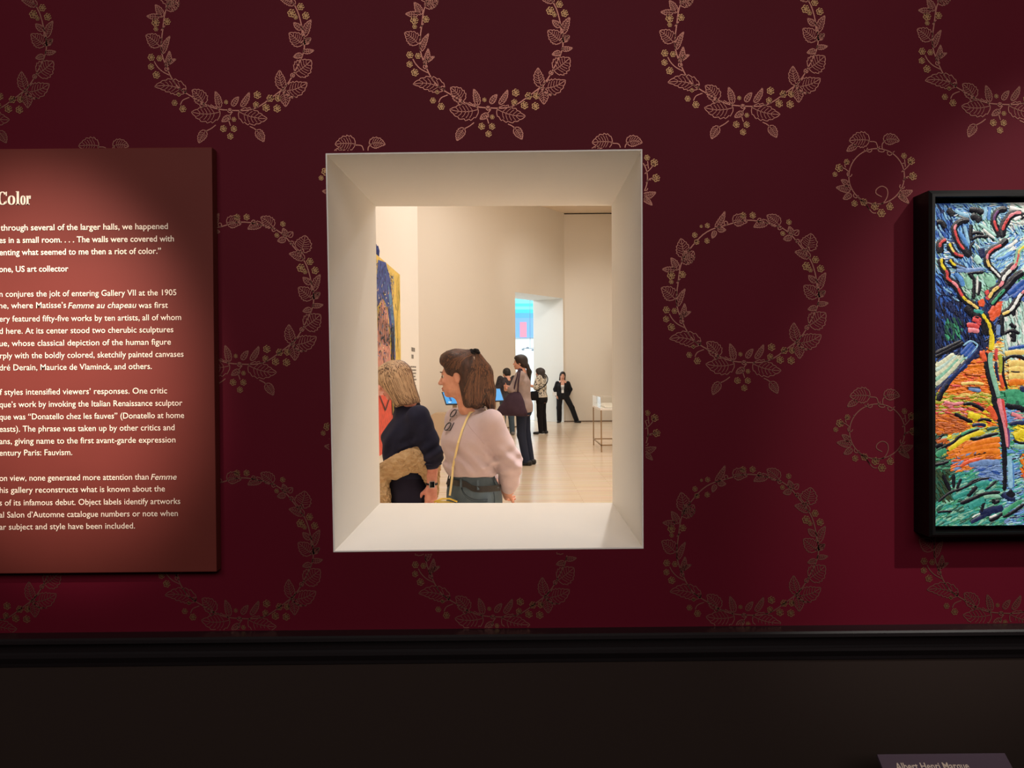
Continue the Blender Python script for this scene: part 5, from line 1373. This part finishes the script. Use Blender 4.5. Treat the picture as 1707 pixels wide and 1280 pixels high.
# woman with the plum bag
def bag_woman():
    H = 1.79; Y = 12.75
    J = dict(head=(V3(.035, 0, at(869, 604, Y).z), R_yp(math.radians(6), math.radians(-4)), 1.04), sh=[V3(-.01, .175, 1.475), V3(-.01, -.175, 1.475)], el=[V3(.10, .235, 1.235), V3(.10, -.235, 1.235)], wr=[V3(.275, .050, 1.235), V3(.26, .02, 1.275)],
             hip=[V3(.0, .09, .90), V3(.0, -.09, .90)], kn=[V3(.0, .09, .49), V3(-.03, -.09, .49)], an=[V3(-.075, .095, .085), V3(-.10, -.09, .085)], yaw=(.1, -.1), hand=[((.3, -1, .05), (-1, 0, 0), .5), ((.2, 1, .0), (-1, 0, .2), .5)])
    st = tor(H, 1.05)
    shirt = mat('taupe_shirt', (166, 148, 142), .85, .2, var=((10, 10, 10), (154, 136, 131)), bump=((200, 200, 200), .15, .002))
    S_ = [loft([(.86, -.03, 0, .135, .185)] + grow(st, .034, .93, 1.40) + [(1.44, -.004, 0, .092, .15), (1.50, 0, 0, .066, .085), (1.535, .01, 0, .058, .062)], .03)]
    for i in (0, 1): S_ += [cap(J['sh'][i], J['el'][i], .078, .066, .04), cap(J['el'][i], J['el'][i] * .72 + J['wr'][i] * .28, .064, .056, .03)]
    den = mat('dark_indigo_denim', (38, 44, 62), .8, .2, bump=((300, 300, 300), .15, .002))
    hair = [ell((-.014, 0, .030), (.106, .090, .098), .02), ell((.03, 0, .06), (.070, .076, .050), .03), ell((-.06, 0, -.03), (.062, .082, .062), .03), ell((.115, 0, -.035), (.075, .11, .088), .015, 's'), ell((.05, 0, -.09), (.08, .09, .08), .012, 's'), ell((-.105, 0, -.045), (.035, .032, .032), .015),
            cap((-.115, 0, -.05), (-.15, -.02, -.14), .030, .036, .02), cap((-.15, -.02, -.14), (-.165, -.03, -.29), .036, .014, .03)]
    b, o, root = visitor(871, Y, math.radians(164), 'woman with ponytail in taupe shirt and dark jeans, arms folded, beside wall screens', SKIN_F, J, st,
                   [('shirt', S_, shirt, lambda Q: .009 * wob(Q, (11, 11, 17), 2) + .004 * wob(Q, (26, 26, 30), 5)), trousers(J, st, H, den)], hair, mat('dark_brown_hair', (44, 34, 28), .5, .35, bump=((120, 120, 16), .4, .004)), .0075, facev=((60, 44, 34), (44, 34, 28), (170, 100, 90)))
    for i, yw in ((0, .1), (1, -.1)): shoe('shoe', J['an'][i], yw, b, SHOE, L=.29, off=.012)
    MW = Matrix.Translation(root) @ Matrix.Rotation(math.radians(164), 4, 'Z')
    e = empty('shoulder_bag', MW @ Vector((.10, .30, .80)), math.radians(164))
    tag(e, 'large slouchy plum shoulder bag hanging beside the taupe shirt', 'bag')
    lo = np.array((.10, .30, .80))
    PL = mat('plum_canvas', (70, 52, 64), .85, .2, var=((8, 8, 8), (60, 43, 55)), bump=((150, 150, 150), .2, .002))
    B = [loft([(.82, .11, .285, .235, .055), (.86, .11, .29, .265, .082), (.96, .10, .29, .245, .085), (1.06, .07, .285, .185, .070), (1.16, .04, .275, .115, .045), (1.205, .03, .27, .075, .028)], .03)]
    bb = blob('bag_body', [p.place(-lo, None) for p in B], PL, e, .007, lambda Q: .012 * wob(Q, (11, 11, 9), 7) + .004 * wob(Q, (30, 30, 26), 3))
    for dx in (-.03, .045):
        mb = MB(); pt = [(.03 + dx, .285, 1.19), (.015 + dx * .8, .285, 1.34), (0 + dx * .6, .255, 1.46), (-.005 + dx * .5, .205, 1.548), (-.01 + dx * .5, .15, 1.56), (-.02, .09, 1.52)] if dx < 0 else [(.075, .285, 1.19), (.04, .29, 1.34), (.012, .258, 1.46), (.005, .207, 1.552), (.0, .15, 1.565), (-.01, .09, 1.525)]
        mb.tube([Vector(p) - Vector(lo) for p in smooth3(pt)], .013, 8); mb.build('strap', PL, e, True)
def smooth3(pts, m=4):
    P = [Vector(p) for p in pts]; out = []
    for i in range(len(P) - 1):
        p0, p1, p2, p3 = P[max(i - 1, 0)], P[i], P[i + 1], P[min(i + 2, len(P) - 1)]
        for k in range(m):
            t = k / m
            out.append(0.5 * (2 * p1 + (p2 - p0) * t + (2 * p0 - 5 * p1 + 4 * p2 - p3) * t * t + (3 * p1 - p0 - 3 * p2 + p3) * t ** 3))
    return out + [P[-1]]
bag_woman()

# woman in the printed blouse
def print_woman():
    H = 1.68; Y = 19.0
    J = dict(head=(V3(.03, 0, at(903, 620, Y).z - .02), R_yp(math.radians(-8), 0), 1.0), sh=[V3(-.01, .165, 1.375), V3(-.01, -.165, 1.375)], el=[V3(.05, .225, 1.15), V3(.05, -.215, 1.13)], wr=[V3(.25, .12, 1.19), V3(.24, -.08, 1.16)],
             hip=[V3(.0, .085, .84), V3(.0, -.085, .84)], kn=[V3(.01, .085, .46), V3(-.01, -.085, .46)], an=[V3(-.02, .09, .085), V3(-.05, -.085, .085)], yaw=(.1, -.1), hand=[((1, -.4, .1), (0, -.4, 1), .4), ((1, .3, .1), (0, .4, 1), .4)])
    st = tor(H, 1.05, 1.05)
    pr = leaf_print('printed_blouse', (206, 196, 178), (46, 42, 42))
    S_ = [loft(grow(st, .030, .895, 1.32) + [(1.36, -.004, 0, .086, .14), (1.41, 0, 0, .062, .075)], .03)]
    for i in (0, 1): S_ += [cap(J['sh'][i], J['el'][i], .074, .070, .04)]
    hair = [ell((-.016, 0, .028), (.112, .098, .100), .02), ell((.03, 0, .055), (.072, .082, .052), .03), cap((-.055, 0, .02), (-.068, 0, -.15), .078, .060, .03), cap((-.02, .070, .0), (-.03, .070, -.15), .036, .028, .02), cap((-.02, -.070, .0), (-.03, -.070, -.15), .036, .028, .02), ell((.12, 0, -.05), (.085, .12, .095), .015, 's'), ell((.055, 0, -.11), (.07, .08, .10), .012, 's')]
    b, o, root = visitor(902, Y, math.radians(158), 'woman in printed cream and black blouse with grey bob at the white doorway', SKIN_F, J, st, [('blouse', S_, pr, lambda Q: .006 * wob(Q, (13, 13, 16), 2)), trousers(J, st, H, BLACK)], hair, mat('charcoal_grey_hair', (62, 56, 54), .55, .3), .008, facev=((60, 44, 34), (60, 54, 50), (170, 100, 90)))
    for i, yw in ((0, .1), (1, -.1)):
        s_ = shoe('shoe', J['an'][i], yw, b, SHOE)
        a = J['an'][i]; blob('sole', [cap((a[0] - .05, a[1], .014), (a[0] + .15, a[1], .014), .040, .038, .01), half((0, 0, .026), (0, 0, 1), .002), half((0, 0, .0005), (0, 0, -1), .002)], SOLE, s_, .005)
    MW = Matrix.Translation(root) @ Matrix.Rotation(math.radians(158), 4, 'Z')
    lo = Vector((.10, .25, .82)); e = empty('handbag', MW @ lo, math.radians(158))
    tag(e, 'black handbag on a thin strap against the printed blouse', 'bag')
    blob('bag_body', [p.place(-np.array(lo), None) for p in [loft([(.83, .10, .265, .105, .045), (.87, .10, .268, .125, .060), (.98, .09, .266, .118, .058), (1.05, .08, .262, .08, .034)], .03)]], BLACK, e, .007)
    mb = MB(); mb.tube([Vector(p) - lo for p in smooth3([(.06, .285, 1.04), (-.08, .21, 1.12), (-.150, .06, 1.22), (-.140, -.09, 1.345), (-.06, -.15, 1.452), (.02, -.13, 1.44)])], .012, 6); mb.build('strap', BLACK, e, True)
print_woman()

# visitor half hidden behind the plum bag
def dark_visitor():
    H = 1.66; Y = 18.75
    J = dict(head=(V3(.02, 0, at(846, 622, Y).z), R_yp(math.radians(10), math.radians(10)), 1.0), sh=[V3(-.01, .180, 1.36), V3(-.01, -.180, 1.36)], el=[V3(.03, .240, 1.12), V3(.03, -.24, 1.12)], wr=[V3(.22, .14, 1.08), V3(.22, -.14, 1.08)],
             hip=[V3(.0, .09, .83), V3(.0, -.09, .83)], kn=[V3(.01, .11, .45), V3(.01, -.11, .45)], an=[V3(-.02, .125, .085), V3(-.02, -.125, .085)], yaw=(.15, -.15), hand=[((1, -.2, -.1), (0, -.4, 1), .4), ((1, .2, -.1), (0, .4, 1), .4)])
    st = tor(H, 1.08, 1.08)
    pl = leaf_print('dark_patterned_shirt', (54, 46, 50), (24, 22, 28))
    S_ = [loft(grow(st, .030, .82, 1.31) + [(1.35, -.004, 0, .090, .15), (1.40, 0, 0, .064, .080)], .03)]
    for i in (0, 1): S_ += [cap(J['sh'][i], J['el'][i], .076, .068, .04)]
    hair = [ell((-.016, 0, .030), (.108, .090, .098), .02), ell((-.05, 0, -.03), (.06, .080, .06), .03), ell((.12, 0, -.03), (.085, .12, .09), .015, 's'), ell((.045, 0, -.10), (.08, .09, .09), .012, 's')]
    b, o, root = visitor(845, Y, math.radians(118), 'visitor with short dark hair and dark shirt, half hidden behind the plum bag', SKIN_F, J, st, [('shirt', S_, pl, lambda Q: .005 * wob(Q, (13, 13, 16), 2)), trousers(J, st, H, mat('worn_blue_denim', (74, 88, 98), .85, .2))], hair, mat('near_black_hair', (40, 35, 32), .55, .3), .008)
    for i, yw in ((0, .15), (1, -.15)): shoe('shoe', J['an'][i], yw, b, mat('grey_trainer', (120, 118, 116), .7))
dark_visitor()

# gallery attendant by the far wall
def attendant():
    H = 1.52; Y = 23.2
    J = dict(head=(V3(.02, 0, at(937, 626.3, Y).z), R_yp(math.radians(4), math.radians(2), math.radians(-6)), 1.0), sh=[V3(-.01, .158, 1.185), V3(-.01, -.158, 1.185)], el=[V3(-.06, .225, .99), V3(-.03, -.225, .99)], wr=[V3(-.05, .16, .82), V3(.05, -.18, .81)],
             hip=[V3(.0, .09, .77), V3(.0, -.09, .77)], kn=[V3(.04, .27, .44), V3(.03, -.11, .44)], an=[V3(.03, .40, .085), V3(.0, -.11, .085)], yaw=(.7, -.2), hand=[((0, -.4, -1), (0, -1, 0), .7), ((.1, .2, -1), (0, 1, 0), .6)])
    st = tor(H, 1.05, 1.05)
    suit = mat('black_suit', (26, 25, 28), .75, .2); white = mat('white_shirt', (238, 236, 234), .75, .2)
    shr = [loft(grow(st, .010, .76, 1.10) + [(1.19, -.004, 0, .064, .075), (1.245, .004, 0, .052, .052)], .03)]
    jk = [loft([(.70, -.012, 0, .135, .180)] + grow(st, .026, .75, 1.13) + [(1.195, -.006, 0, .078, .120), (1.24, -.016, 0, .056, .062)], .03)]
    for i in (0, 1): jk += [cap(J['sh'][i] + V3(0, 0, -.012), J['el'][i], .062, .058, .04), cap(J['el'][i], J['el'][i] * .12 + J['wr'][i] * .88, .062, .052, .03)]
    jk.append(loft([(.70, .17, 0, .10, .052), (.92, .17, 0, .10, .042), (1.04, .17, 0, .10, .050), (1.18, .15, 0, .115, .062), (1.32, .13, 0, .13, .064)], .012, 's'))
    hair = [ell((-.016, 0, .032), (.106, .090, .098), .02), cap((-.06, 0, .0), (-.085, 0, -.17), .075, .050, .03), cap((-.02, .066, .02), (-.03, .072, -.13), .026, .022, .02), cap((-.02, -.066, .02), (-.03, -.072, -.13), .026, .022, .02), ell((.12, 0, -.03), (.085, .085, .10), .012, 's'), ell((.055, 0, -.10), (.065, .066, .09), .010, 's')]
    b, o, root = visitor(938, Y, math.radians(264), 'gallery attendant in black suit and white shirt with lanyard, leaning by the far wall', SKIN_F, J, st, [('shirt', shr, white, None), ('jacket', jk, suit, lambda Q: .004 * wob(Q, (12, 12, 14), 2)), trousers(J, st, H, suit, .016, (.094, .078, .072))], hair, mat('attendant_dark_hair', (40, 30, 27), .5, .35), .008, facev=((50, 36, 28), (40, 30, 27), (176, 76, 76)))
    for i, yw in ((0, .7), (1, -.2)): shoe('shoe', J['an'][i], yw, b, SHOE)
    bs = bvh_of(o['shirt'])
    def onp(y, z):
        l, n, _, _ = bs.ray_cast(Vector((1, y, z)), Vector((-1, 0, 0))); return l + Vector((.008, 0, 0)) if l else Vector((.14, y, z))
    mb = MB(); mb.tube([onp(-.048, 1.24), onp(-.042, 1.16), onp(-.02, 1.05), onp(0, .97), onp(.02, 1.05), onp(.042, 1.16), onp(.048, 1.24)], .006, 6)
    ly = mb.build('lanyard', mat('dark_lanyard', (40, 42, 52), .7), b, True)
    p = onp(0, .94); mb = MB(); mb.box((p.x, -.035, .885), (p.x + .006, .035, .975)); mb.build('badge', white, ly)
    # folded white paper in her right hand
    MW = Matrix.Translation(root) @ Matrix.Rotation(math.radians(264), 4, 'Z')
    mb = MB(); mb.box((-.06, -.004, -.055), (.06, .004, .055))
    pp = mb.build('leaflet', white); pp.matrix_world = MW @ Matrix.Translation((.17, -.235, .86)) @ Matrix.Rotation(math.radians(86), 4, 'Z')
    tag(pp, 'small white leaflet held at the black suit jacket of the attendant', 'leaflet')
attendant()

# ------------------------------------------------------------------ things in the gallery
# large canvas on the side wall: a broad portrait-like arrangement of blue, yellow, pink and red
def side_canvas():
    y0, y1 = 5.75, 7.50
    z1 = at(662, 458, 7.5).z; z0 = at(640, 752, 6.6).z
    e = empty('large_canvas', (XS, (y0 + y1) / 2, (z0 + z1) / 2)); o = Vector(e.location)
    tag(e, 'large canvas of blue, yellow and pink on the side wall behind the blonde woman', 'painting')
    mb = MB(); mb.box(Vector((XS + .0005, y0, z0)) - o, Vector((XS + .04, y1, z1)) - o); mb.build('stretcher', mat('canvas_edge', (226, 206, 150), .8), e)
    mb = MB(); x = XS + .0405; n = [0]
    cols = [('canvas_yellow', (238, 204, 96)), ('canvas_blue', (58, 78, 156)), ('canvas_black', (30, 30, 36)), ('canvas_pink', (216, 150, 132)), ('canvas_red', (226, 84, 60)), ('canvas_sky', (98, 146, 190)), ('canvas_cream', (240, 228, 180)), ('canvas_olive', (176, 160, 60))]
    ms = [mat(a, c, .6, .3, var=((25, 25, 25), tuple(int(v * .88) for v in c)), bump=((120, 120, 120), .2, .003)) for a, c in cols]
    W, H_ = y1 - y0, z1 - z0
    def P(u, v, k): return Vector((x + k, min(max(y0 + u * W, y0), y1), min(max(z0 + v * H_, z0), z1))) - o
    def st(pts, w, c):
        n[0] += 1; k = n[0] * 1.2e-5
        Q = [(u * W, v * H_) for u, v in pts]; L = []; R = []
        for i, q in enumerate(Q):
            a, b = Q[max(i - 1, 0)], Q[min(i + 1, len(Q) - 1)]
            t = (b[0] - a[0], b[1] - a[1]); l = math.hypot(*t) or 1; ww = w / 2 * (.7 if i in (0, len(Q) - 1) else 1)
            L.append(P((q[0] - t[1] / l * ww) / W, (q[1] + t[0] / l * ww) / H_, k)); R.append(P((q[0] + t[1] / l * ww) / W, (q[1] - t[0] / l * ww) / H_, k))
        m = len(Q); mb.add(L + R, [(i, m + i, m + i + 1, i + 1) for i in range(m - 1)], c)
    def area(pts, c):
        n[0] += 1; mb.add([P(u, v, n[0] * 1.2e-5) for u, v in pts], [tuple(range(len(pts)))], c)
    rg = random.Random(3)
    area([(0, 0), (1, 0), (1, 1), (0, 1)], 0)
    for _ in range(90):
        u, v = rg.random(), rg.random(); st([(u, v), (u + rg.uniform(-.05, .05), v + rg.uniform(.03, .1))], .025, rg.choice([0, 6, 7, 2 if u > .8 else 0]))
    area([(0, 0), (.62, 0), (.70, .16), (.62, .30), (.3, .34), (0, .30)], 4)
    area([(.24, .30), (.60, .30), (.64, .52), (.56, .74), (.40, .80), (.28, .70), (.22, .50)], 3)
    area([(.12, .62), (.30, .98), (.52, 1.0), (.66, .92), (.78, .70), (.80, .50), (.74, .44), (.66, .60), (.56, .76), (.42, .80), (.26, .74)], 1)
    area([(.56, .90), (.70, .84), (.80, .60), (.76, .50), (.70, .66)], 5)
    for _ in range(420):
        u, v = rg.uniform(.20, .76), rg.uniform(.48, .97); a = rg.uniform(0, 6)
        st([(u, v), (u + .03 * math.cos(a), v + .02 * math.sin(a))], .013, rg.choice([1, 5, 2, 2, 2, 6, 3]) if v < .86 else rg.choice([1, 1, 5, 2]))
    for k in range(9): st([(.22 + .06 * k, .80 - .02 * k), (.28 + .055 * k, .66 - .012 * k), (.30 + .05 * k, .56)], .02, 2)
    for u in (.20, .66, .72): st([(u, .18), (u - .02, .36), (u + .01, .55), (u + .02, .68)], .05, 2)
    for q in [[(.34, .36), (.44, .33), (.54, .36)], [(.40, .50), (.44, .42), (.48, .44)], [(.33, .58), (.40, .60), (.44, .58)], [(.50, .58), (.56, .60), (.60, .57)], [(.28, .30), (.44, .22), (.62, .30)]]: st(q, .022, 2)
    for q in [[(.86, .95), (.90, .8), (.86, .7), (.92, .5)], [(.92, .98), (.96, .85), (.90, .78)], [(.88, .42), (.94, .3), (.9, .2)]]: st(q, .02, 7)
    mb.build('painted_face', ms, e)
    # hat plume standing above the canvas edge
    for dy in (.18, .30):
        g = MB(); g.tube([Vector((XS + .02, y0 + .45 + dy * .5, z1 - .02)) - o, Vector((XS + .03, y0 + .42 + dy * .6, z1 + .05)) - o, Vector((XS + .03, y0 + .36 + dy * .7, z1 + .085)) - o], [.014, .012, .006], 6); g.build('cutout_tip', ms[1], e, True)
side_canvas()

# wall text on the side wall
INKG = mat('grey_wall_text', (96, 88, 78), .7)
mb = MB(); rg = random.Random(8); yA, yB = 8.52, 9.02
zt_ = at(690, 583, 8.75).z
def words(z, h, ya, yb):
    y = ya
    while y < yb - .03:
        w = rg.uniform(.03, .09); mb.box((XS + .0003, y, z), (XS + .0012, min(y + w, yb), z + h)); y += w + .022
words(zt_ - .02, .045, yA + .08, yA + .42); words(zt_ - .10, .045, yA + .08, yA + .26)
k = 0; z = zt_ - .20
while z > zt_ - 1.0:
    k += 1
    if k not in (9, 17): words(z, .017, yA, yB - rg.uniform(0, .12))
    z -= .036
wt = mb.build('wall_text', INKG); tag(wt, 'column of small grey wall text on the side wall', 'lettering')

# bench-like plinth with two slanted touch screens
DESK = mat('beige_plinth', (206, 180, 150), .7, .25)
pa, pb = at(717, 726, 18.0), at(842, 724, 18.0); ztop = at(760, 687, 18.0).z
mb = MB(); R_ = .18; poly = []
for cx_, cz_, a0 in ((pa.x + R_, ztop - R_, 180), (pb.x - R_, ztop - R_, 90)):
    for q in range(9):
        a = math.radians(a0 - 90 * q / 8); poly.append((cx_ + R_ * math.cos(a), 17.75, cz_ + R_ * math.sin(a)))
poly += [(pb.x, 17.75, 0), (pa.x, 17.75, 0)]
mb.prism(poly, (0, .42, 0))
dk = mb.build('plinth', DESK, bevel=.01); tag(dk, 'low beige round-cornered plinth under the touch screens', 'plinth')
def touchscreen(pts, Y, label):
    """pts: corners top-left, top-right, bottom-right, bottom-left in frame pixels; the screen leans back"""
    P = [at(pts[0][0], pts[0][1], Y + .16), at(pts[1][0], pts[1][1], Y + .16), at(pts[2][0], pts[2][1], Y - .06), at(pts[3][0], pts[3][1], Y - .06)]
    base = Vector(((P[2].x + P[3].x) / 2, Y + .08, ztop)); e = empty('touchscreen', base); tag(e, label, 'screen', 'touch screens on the plinth')
    n = (P[1] - P[0]).cross(P[3] - P[0]).normalized()
    if n.y > 0: n = -n
    Q = [p - base for p in P]; c = sum(Q, Vector()) / 4
    mb = MB(); mb.prism(Q, -n * .04); mb.build('housing', mat('screen_housing', (36, 52, 74), .4, .5), e, bevel=.006)
    mb = MB(); I = [c + (q - c) * .90 + n * .002 for q in Q]; mb.prism(I, -n * .003)
    mb.build('screen', mat('lit_blue_screen', (30, 90, 140), .3, .5, emit=((64, 160, 226), .85)), e)
    mb = MB(); u, v = (I[1] - I[0]), (I[3] - I[0])
    f = lambda a, b: I[0] + u * a + v * b + n * .002
    mb.add([f(.30, .15), f(.42, .2), f(.55, .55), f(.60, .8), f(.25, .8), f(.2, .5)], [(0, 1, 2, 3, 4, 5)], 0); mb.add([f(.12, .82), f(.5, .82), f(.5, .9), f(.12, .9)], [(0, 1, 2, 3)], 1)
    mb.build('screen_picture', [mat('screen_figure', (40, 70, 130), .3, emit=((60, 96, 160), .6)), mat('screen_caption', (200, 220, 230), .3, emit=((190, 214, 226), .7))], e)
    mb = MB(); mb.prism([c + Vector((-.05, .05, 0)), c + Vector((.05, .05, 0)), c + Vector((.05, .10, 0)), c + Vector((-.05, .10, 0))], Vector((0, 0, -(base.z + c.z - ztop)))); mb.build('stand', DESK, e)
touchscreen([(736, 653), (773, 654), (778, 673), (743, 674)], 17.9, 'left blue touch screen, beside the lilac sweater woman\'s face')
touchscreen([(806, 647), (834, 647), (841, 668), (812, 669)], 17.9, 'right blue touch screen, beside the plum shoulder bag')

# glass-topped display case
def vitrine():
    a = at(990.5, 745, 15.8); x0 = a.x; x1 = x0 + .46; y0 = 14.6; y1 = 16.0
    e = empty('display_case', (x0, y0, 0)); o = Vector((x0, y0, 0)); tag(e, 'glass-topped display case on slim bronze legs by the right wall', 'display case')
    zc = at(992, 679, 15.8).z; zt = at(992, 659, 15.8).z
    MET = mat('bronze_leg', (150, 124, 92), .4, .5, .5); WH = mat('case_white', (236, 232, 226), .6)
    for (x, y) in ((x0, y0), (x1, y0), (x1, y1), (x0, y1)):
        mb = MB(); mb.box(Vector((x, y, 0)) - o, Vector((x + .022, y + .022, zc)) - o); mb.build('leg', MET, e)
    zr = .12
    for p, q in (((x0, y0, zr), (x1, y0 + .02, zr + .02)), ((x0, y1, zr), (x1, y1 + .02, zr + .02)), ((x0, y0, zr), (x0 + .02, y1, zr + .02)), ((x1, y0, zr), (x1 + .02, y1, zr + .02))):
        mb = MB(); mb.box(Vector(p) - o, Vector(q) - o); mb.build('stretcher_bar', MET, e)
    mb = MB(); mb.box(Vector((x0 - .01, y0 - .01, zc)) - o, Vector((x1 + .032, y1 + .032, zc + .04)) - o); mb.build('case_floor', WH, e, bevel=.004)
    G = bpy.data.materials.new('case_glass'); G.use_nodes = True; b = G.node_tree.nodes['Principled BSDF']
    b.inputs['Transmission Weight'].default_value = 1; b.inputs['Roughness'].default_value = .02; b.inputs['IOR'].default_value = 1.2; b.inputs['Base Color'].default_value = (.97, .98, .97, 1)
    mb = MB(); mb.box(Vector((x0, y0, zc + .041)) - o, Vector((x1 + .022, y1 + .022, zt)) - o); mb.build('glass_cover', G, e)
    for k in range(3):
        mb = MB(); c = Vector((x0 + .22, y0 + .3 + .42 * k, zc + .041)) - o
        mb.prism([c + Vector((-.12, -.14, 0)), c + Vector((.12, -.14, 0)), c + Vector((.12, .14, .05)), c + Vector((-.12, .14, .05))], (0, 0, .006))
        s = mb.build('sheet', mat('case_sheet', (222, 214, 196), .8)); s.location = o
        tag(s, ('nearest', 'middle', 'farthest')[k] + ' paper sheet lying inside the glass display case', 'paper', 'sheets in the display case')
vitrine()

# thin framed work seen edge-on on the right wall
fp = at(1018, 579, 23.2)
mb = MB(); mb.box((3.045, 22.9, at(1018, 641, 23.2).z), (3.098, 23.5, fp.z)); t = mb.build('picture_frame', mat('brown_frame', (120, 92, 66), .5)); tag(t, 'thin brown picture frame seen edge-on on the right gallery wall', 'picture')
mb = MB(); mb.box((3.043, 22.93, at(1018, 641, 23.2).z + .03), (3.0455, 23.47, fp.z - .03)); mb.build('picture', mat('frame_picture', (186, 170, 150), .7), t)

# blue artwork in the room beyond the doorway
Yb = 30.98
c0, c1 = at(855, 522, Yb), at(903, 563, Yb); ct = at(870, 497, Yb)
e = empty('blue_artwork', ((c0.x + c1.x) / 2, Yb, (c0.z + c1.z) / 2)); o = Vector(e.location); tag(e, 'blue and cyan panel with a pink rectangle beyond the white doorway', 'artwork')
mb = MB(); mb.box(Vector((c0.x, Yb - .06, c1.z)) - o, Vector((c1.x, Yb, ct.z)) - o); mb.build('panel', mat('art_edge', (190, 214, 230), .6), e)
mb = MB()
q = lambda px, py: Vector((at(px, py, Yb).x, Yb - .062, at(px, py, Yb).z)) - o
for i, (a, b_) in enumerate([(497, 506), (506, 511), (511, 516), (516, 522), (522, 530), (530, 563)]):
    mb.quad(q(855.2, b_), q(903, b_), q(903, a), q(855.2, a), i)
mb.build('colour_bands', [mat('art_band_%s' % n_, c, .6) for n_, c in (('pale', (150, 232, 244)), ('aqua', (96, 222, 240)), ('light_aqua', (140, 236, 244)), ('cyan', (84, 210, 236)), ('azure', (104, 178, 232)), ('blue', (132, 178, 236)))], e)
mb = MB(); a, b_ = q(866.5, 537), q(878, 562); mb.box((b_.x if b_.x < a.x else a.x, a.y - .012, b_.z), (max(a.x, b_.x), a.y, a.z)); pk = mb.build('pink_rectangle', mat('art_pink', (240, 150, 170), .6), e); pk['label'] = 'pink rectangle'
# wire mobile hanging under the artwork
mc = at(884, 581, 30.0)
mb = MB(); mb.tube([Vector((mc.x, mc.y, 5.4)), mc], .008, 6); mb.tube([mc + Vector((-.28, 0, .02)), mc, mc + Vector((.26, 0, .05))], .012, 6)
for dx, dz in ((-.28, -.03), (-.10, .03), (.10, -.05), (.24, .02)): mb.ball(mc + Vector((dx, 0, dz)), (.06, .02, .035), 8)

mob = mb.build('wire_mobile', mat('mobile_grey', (120, 130, 140), .6), None, True)
tag(mob, 'small grey wire mobile hanging below the blue artwork beyond the doorway', 'mobile')
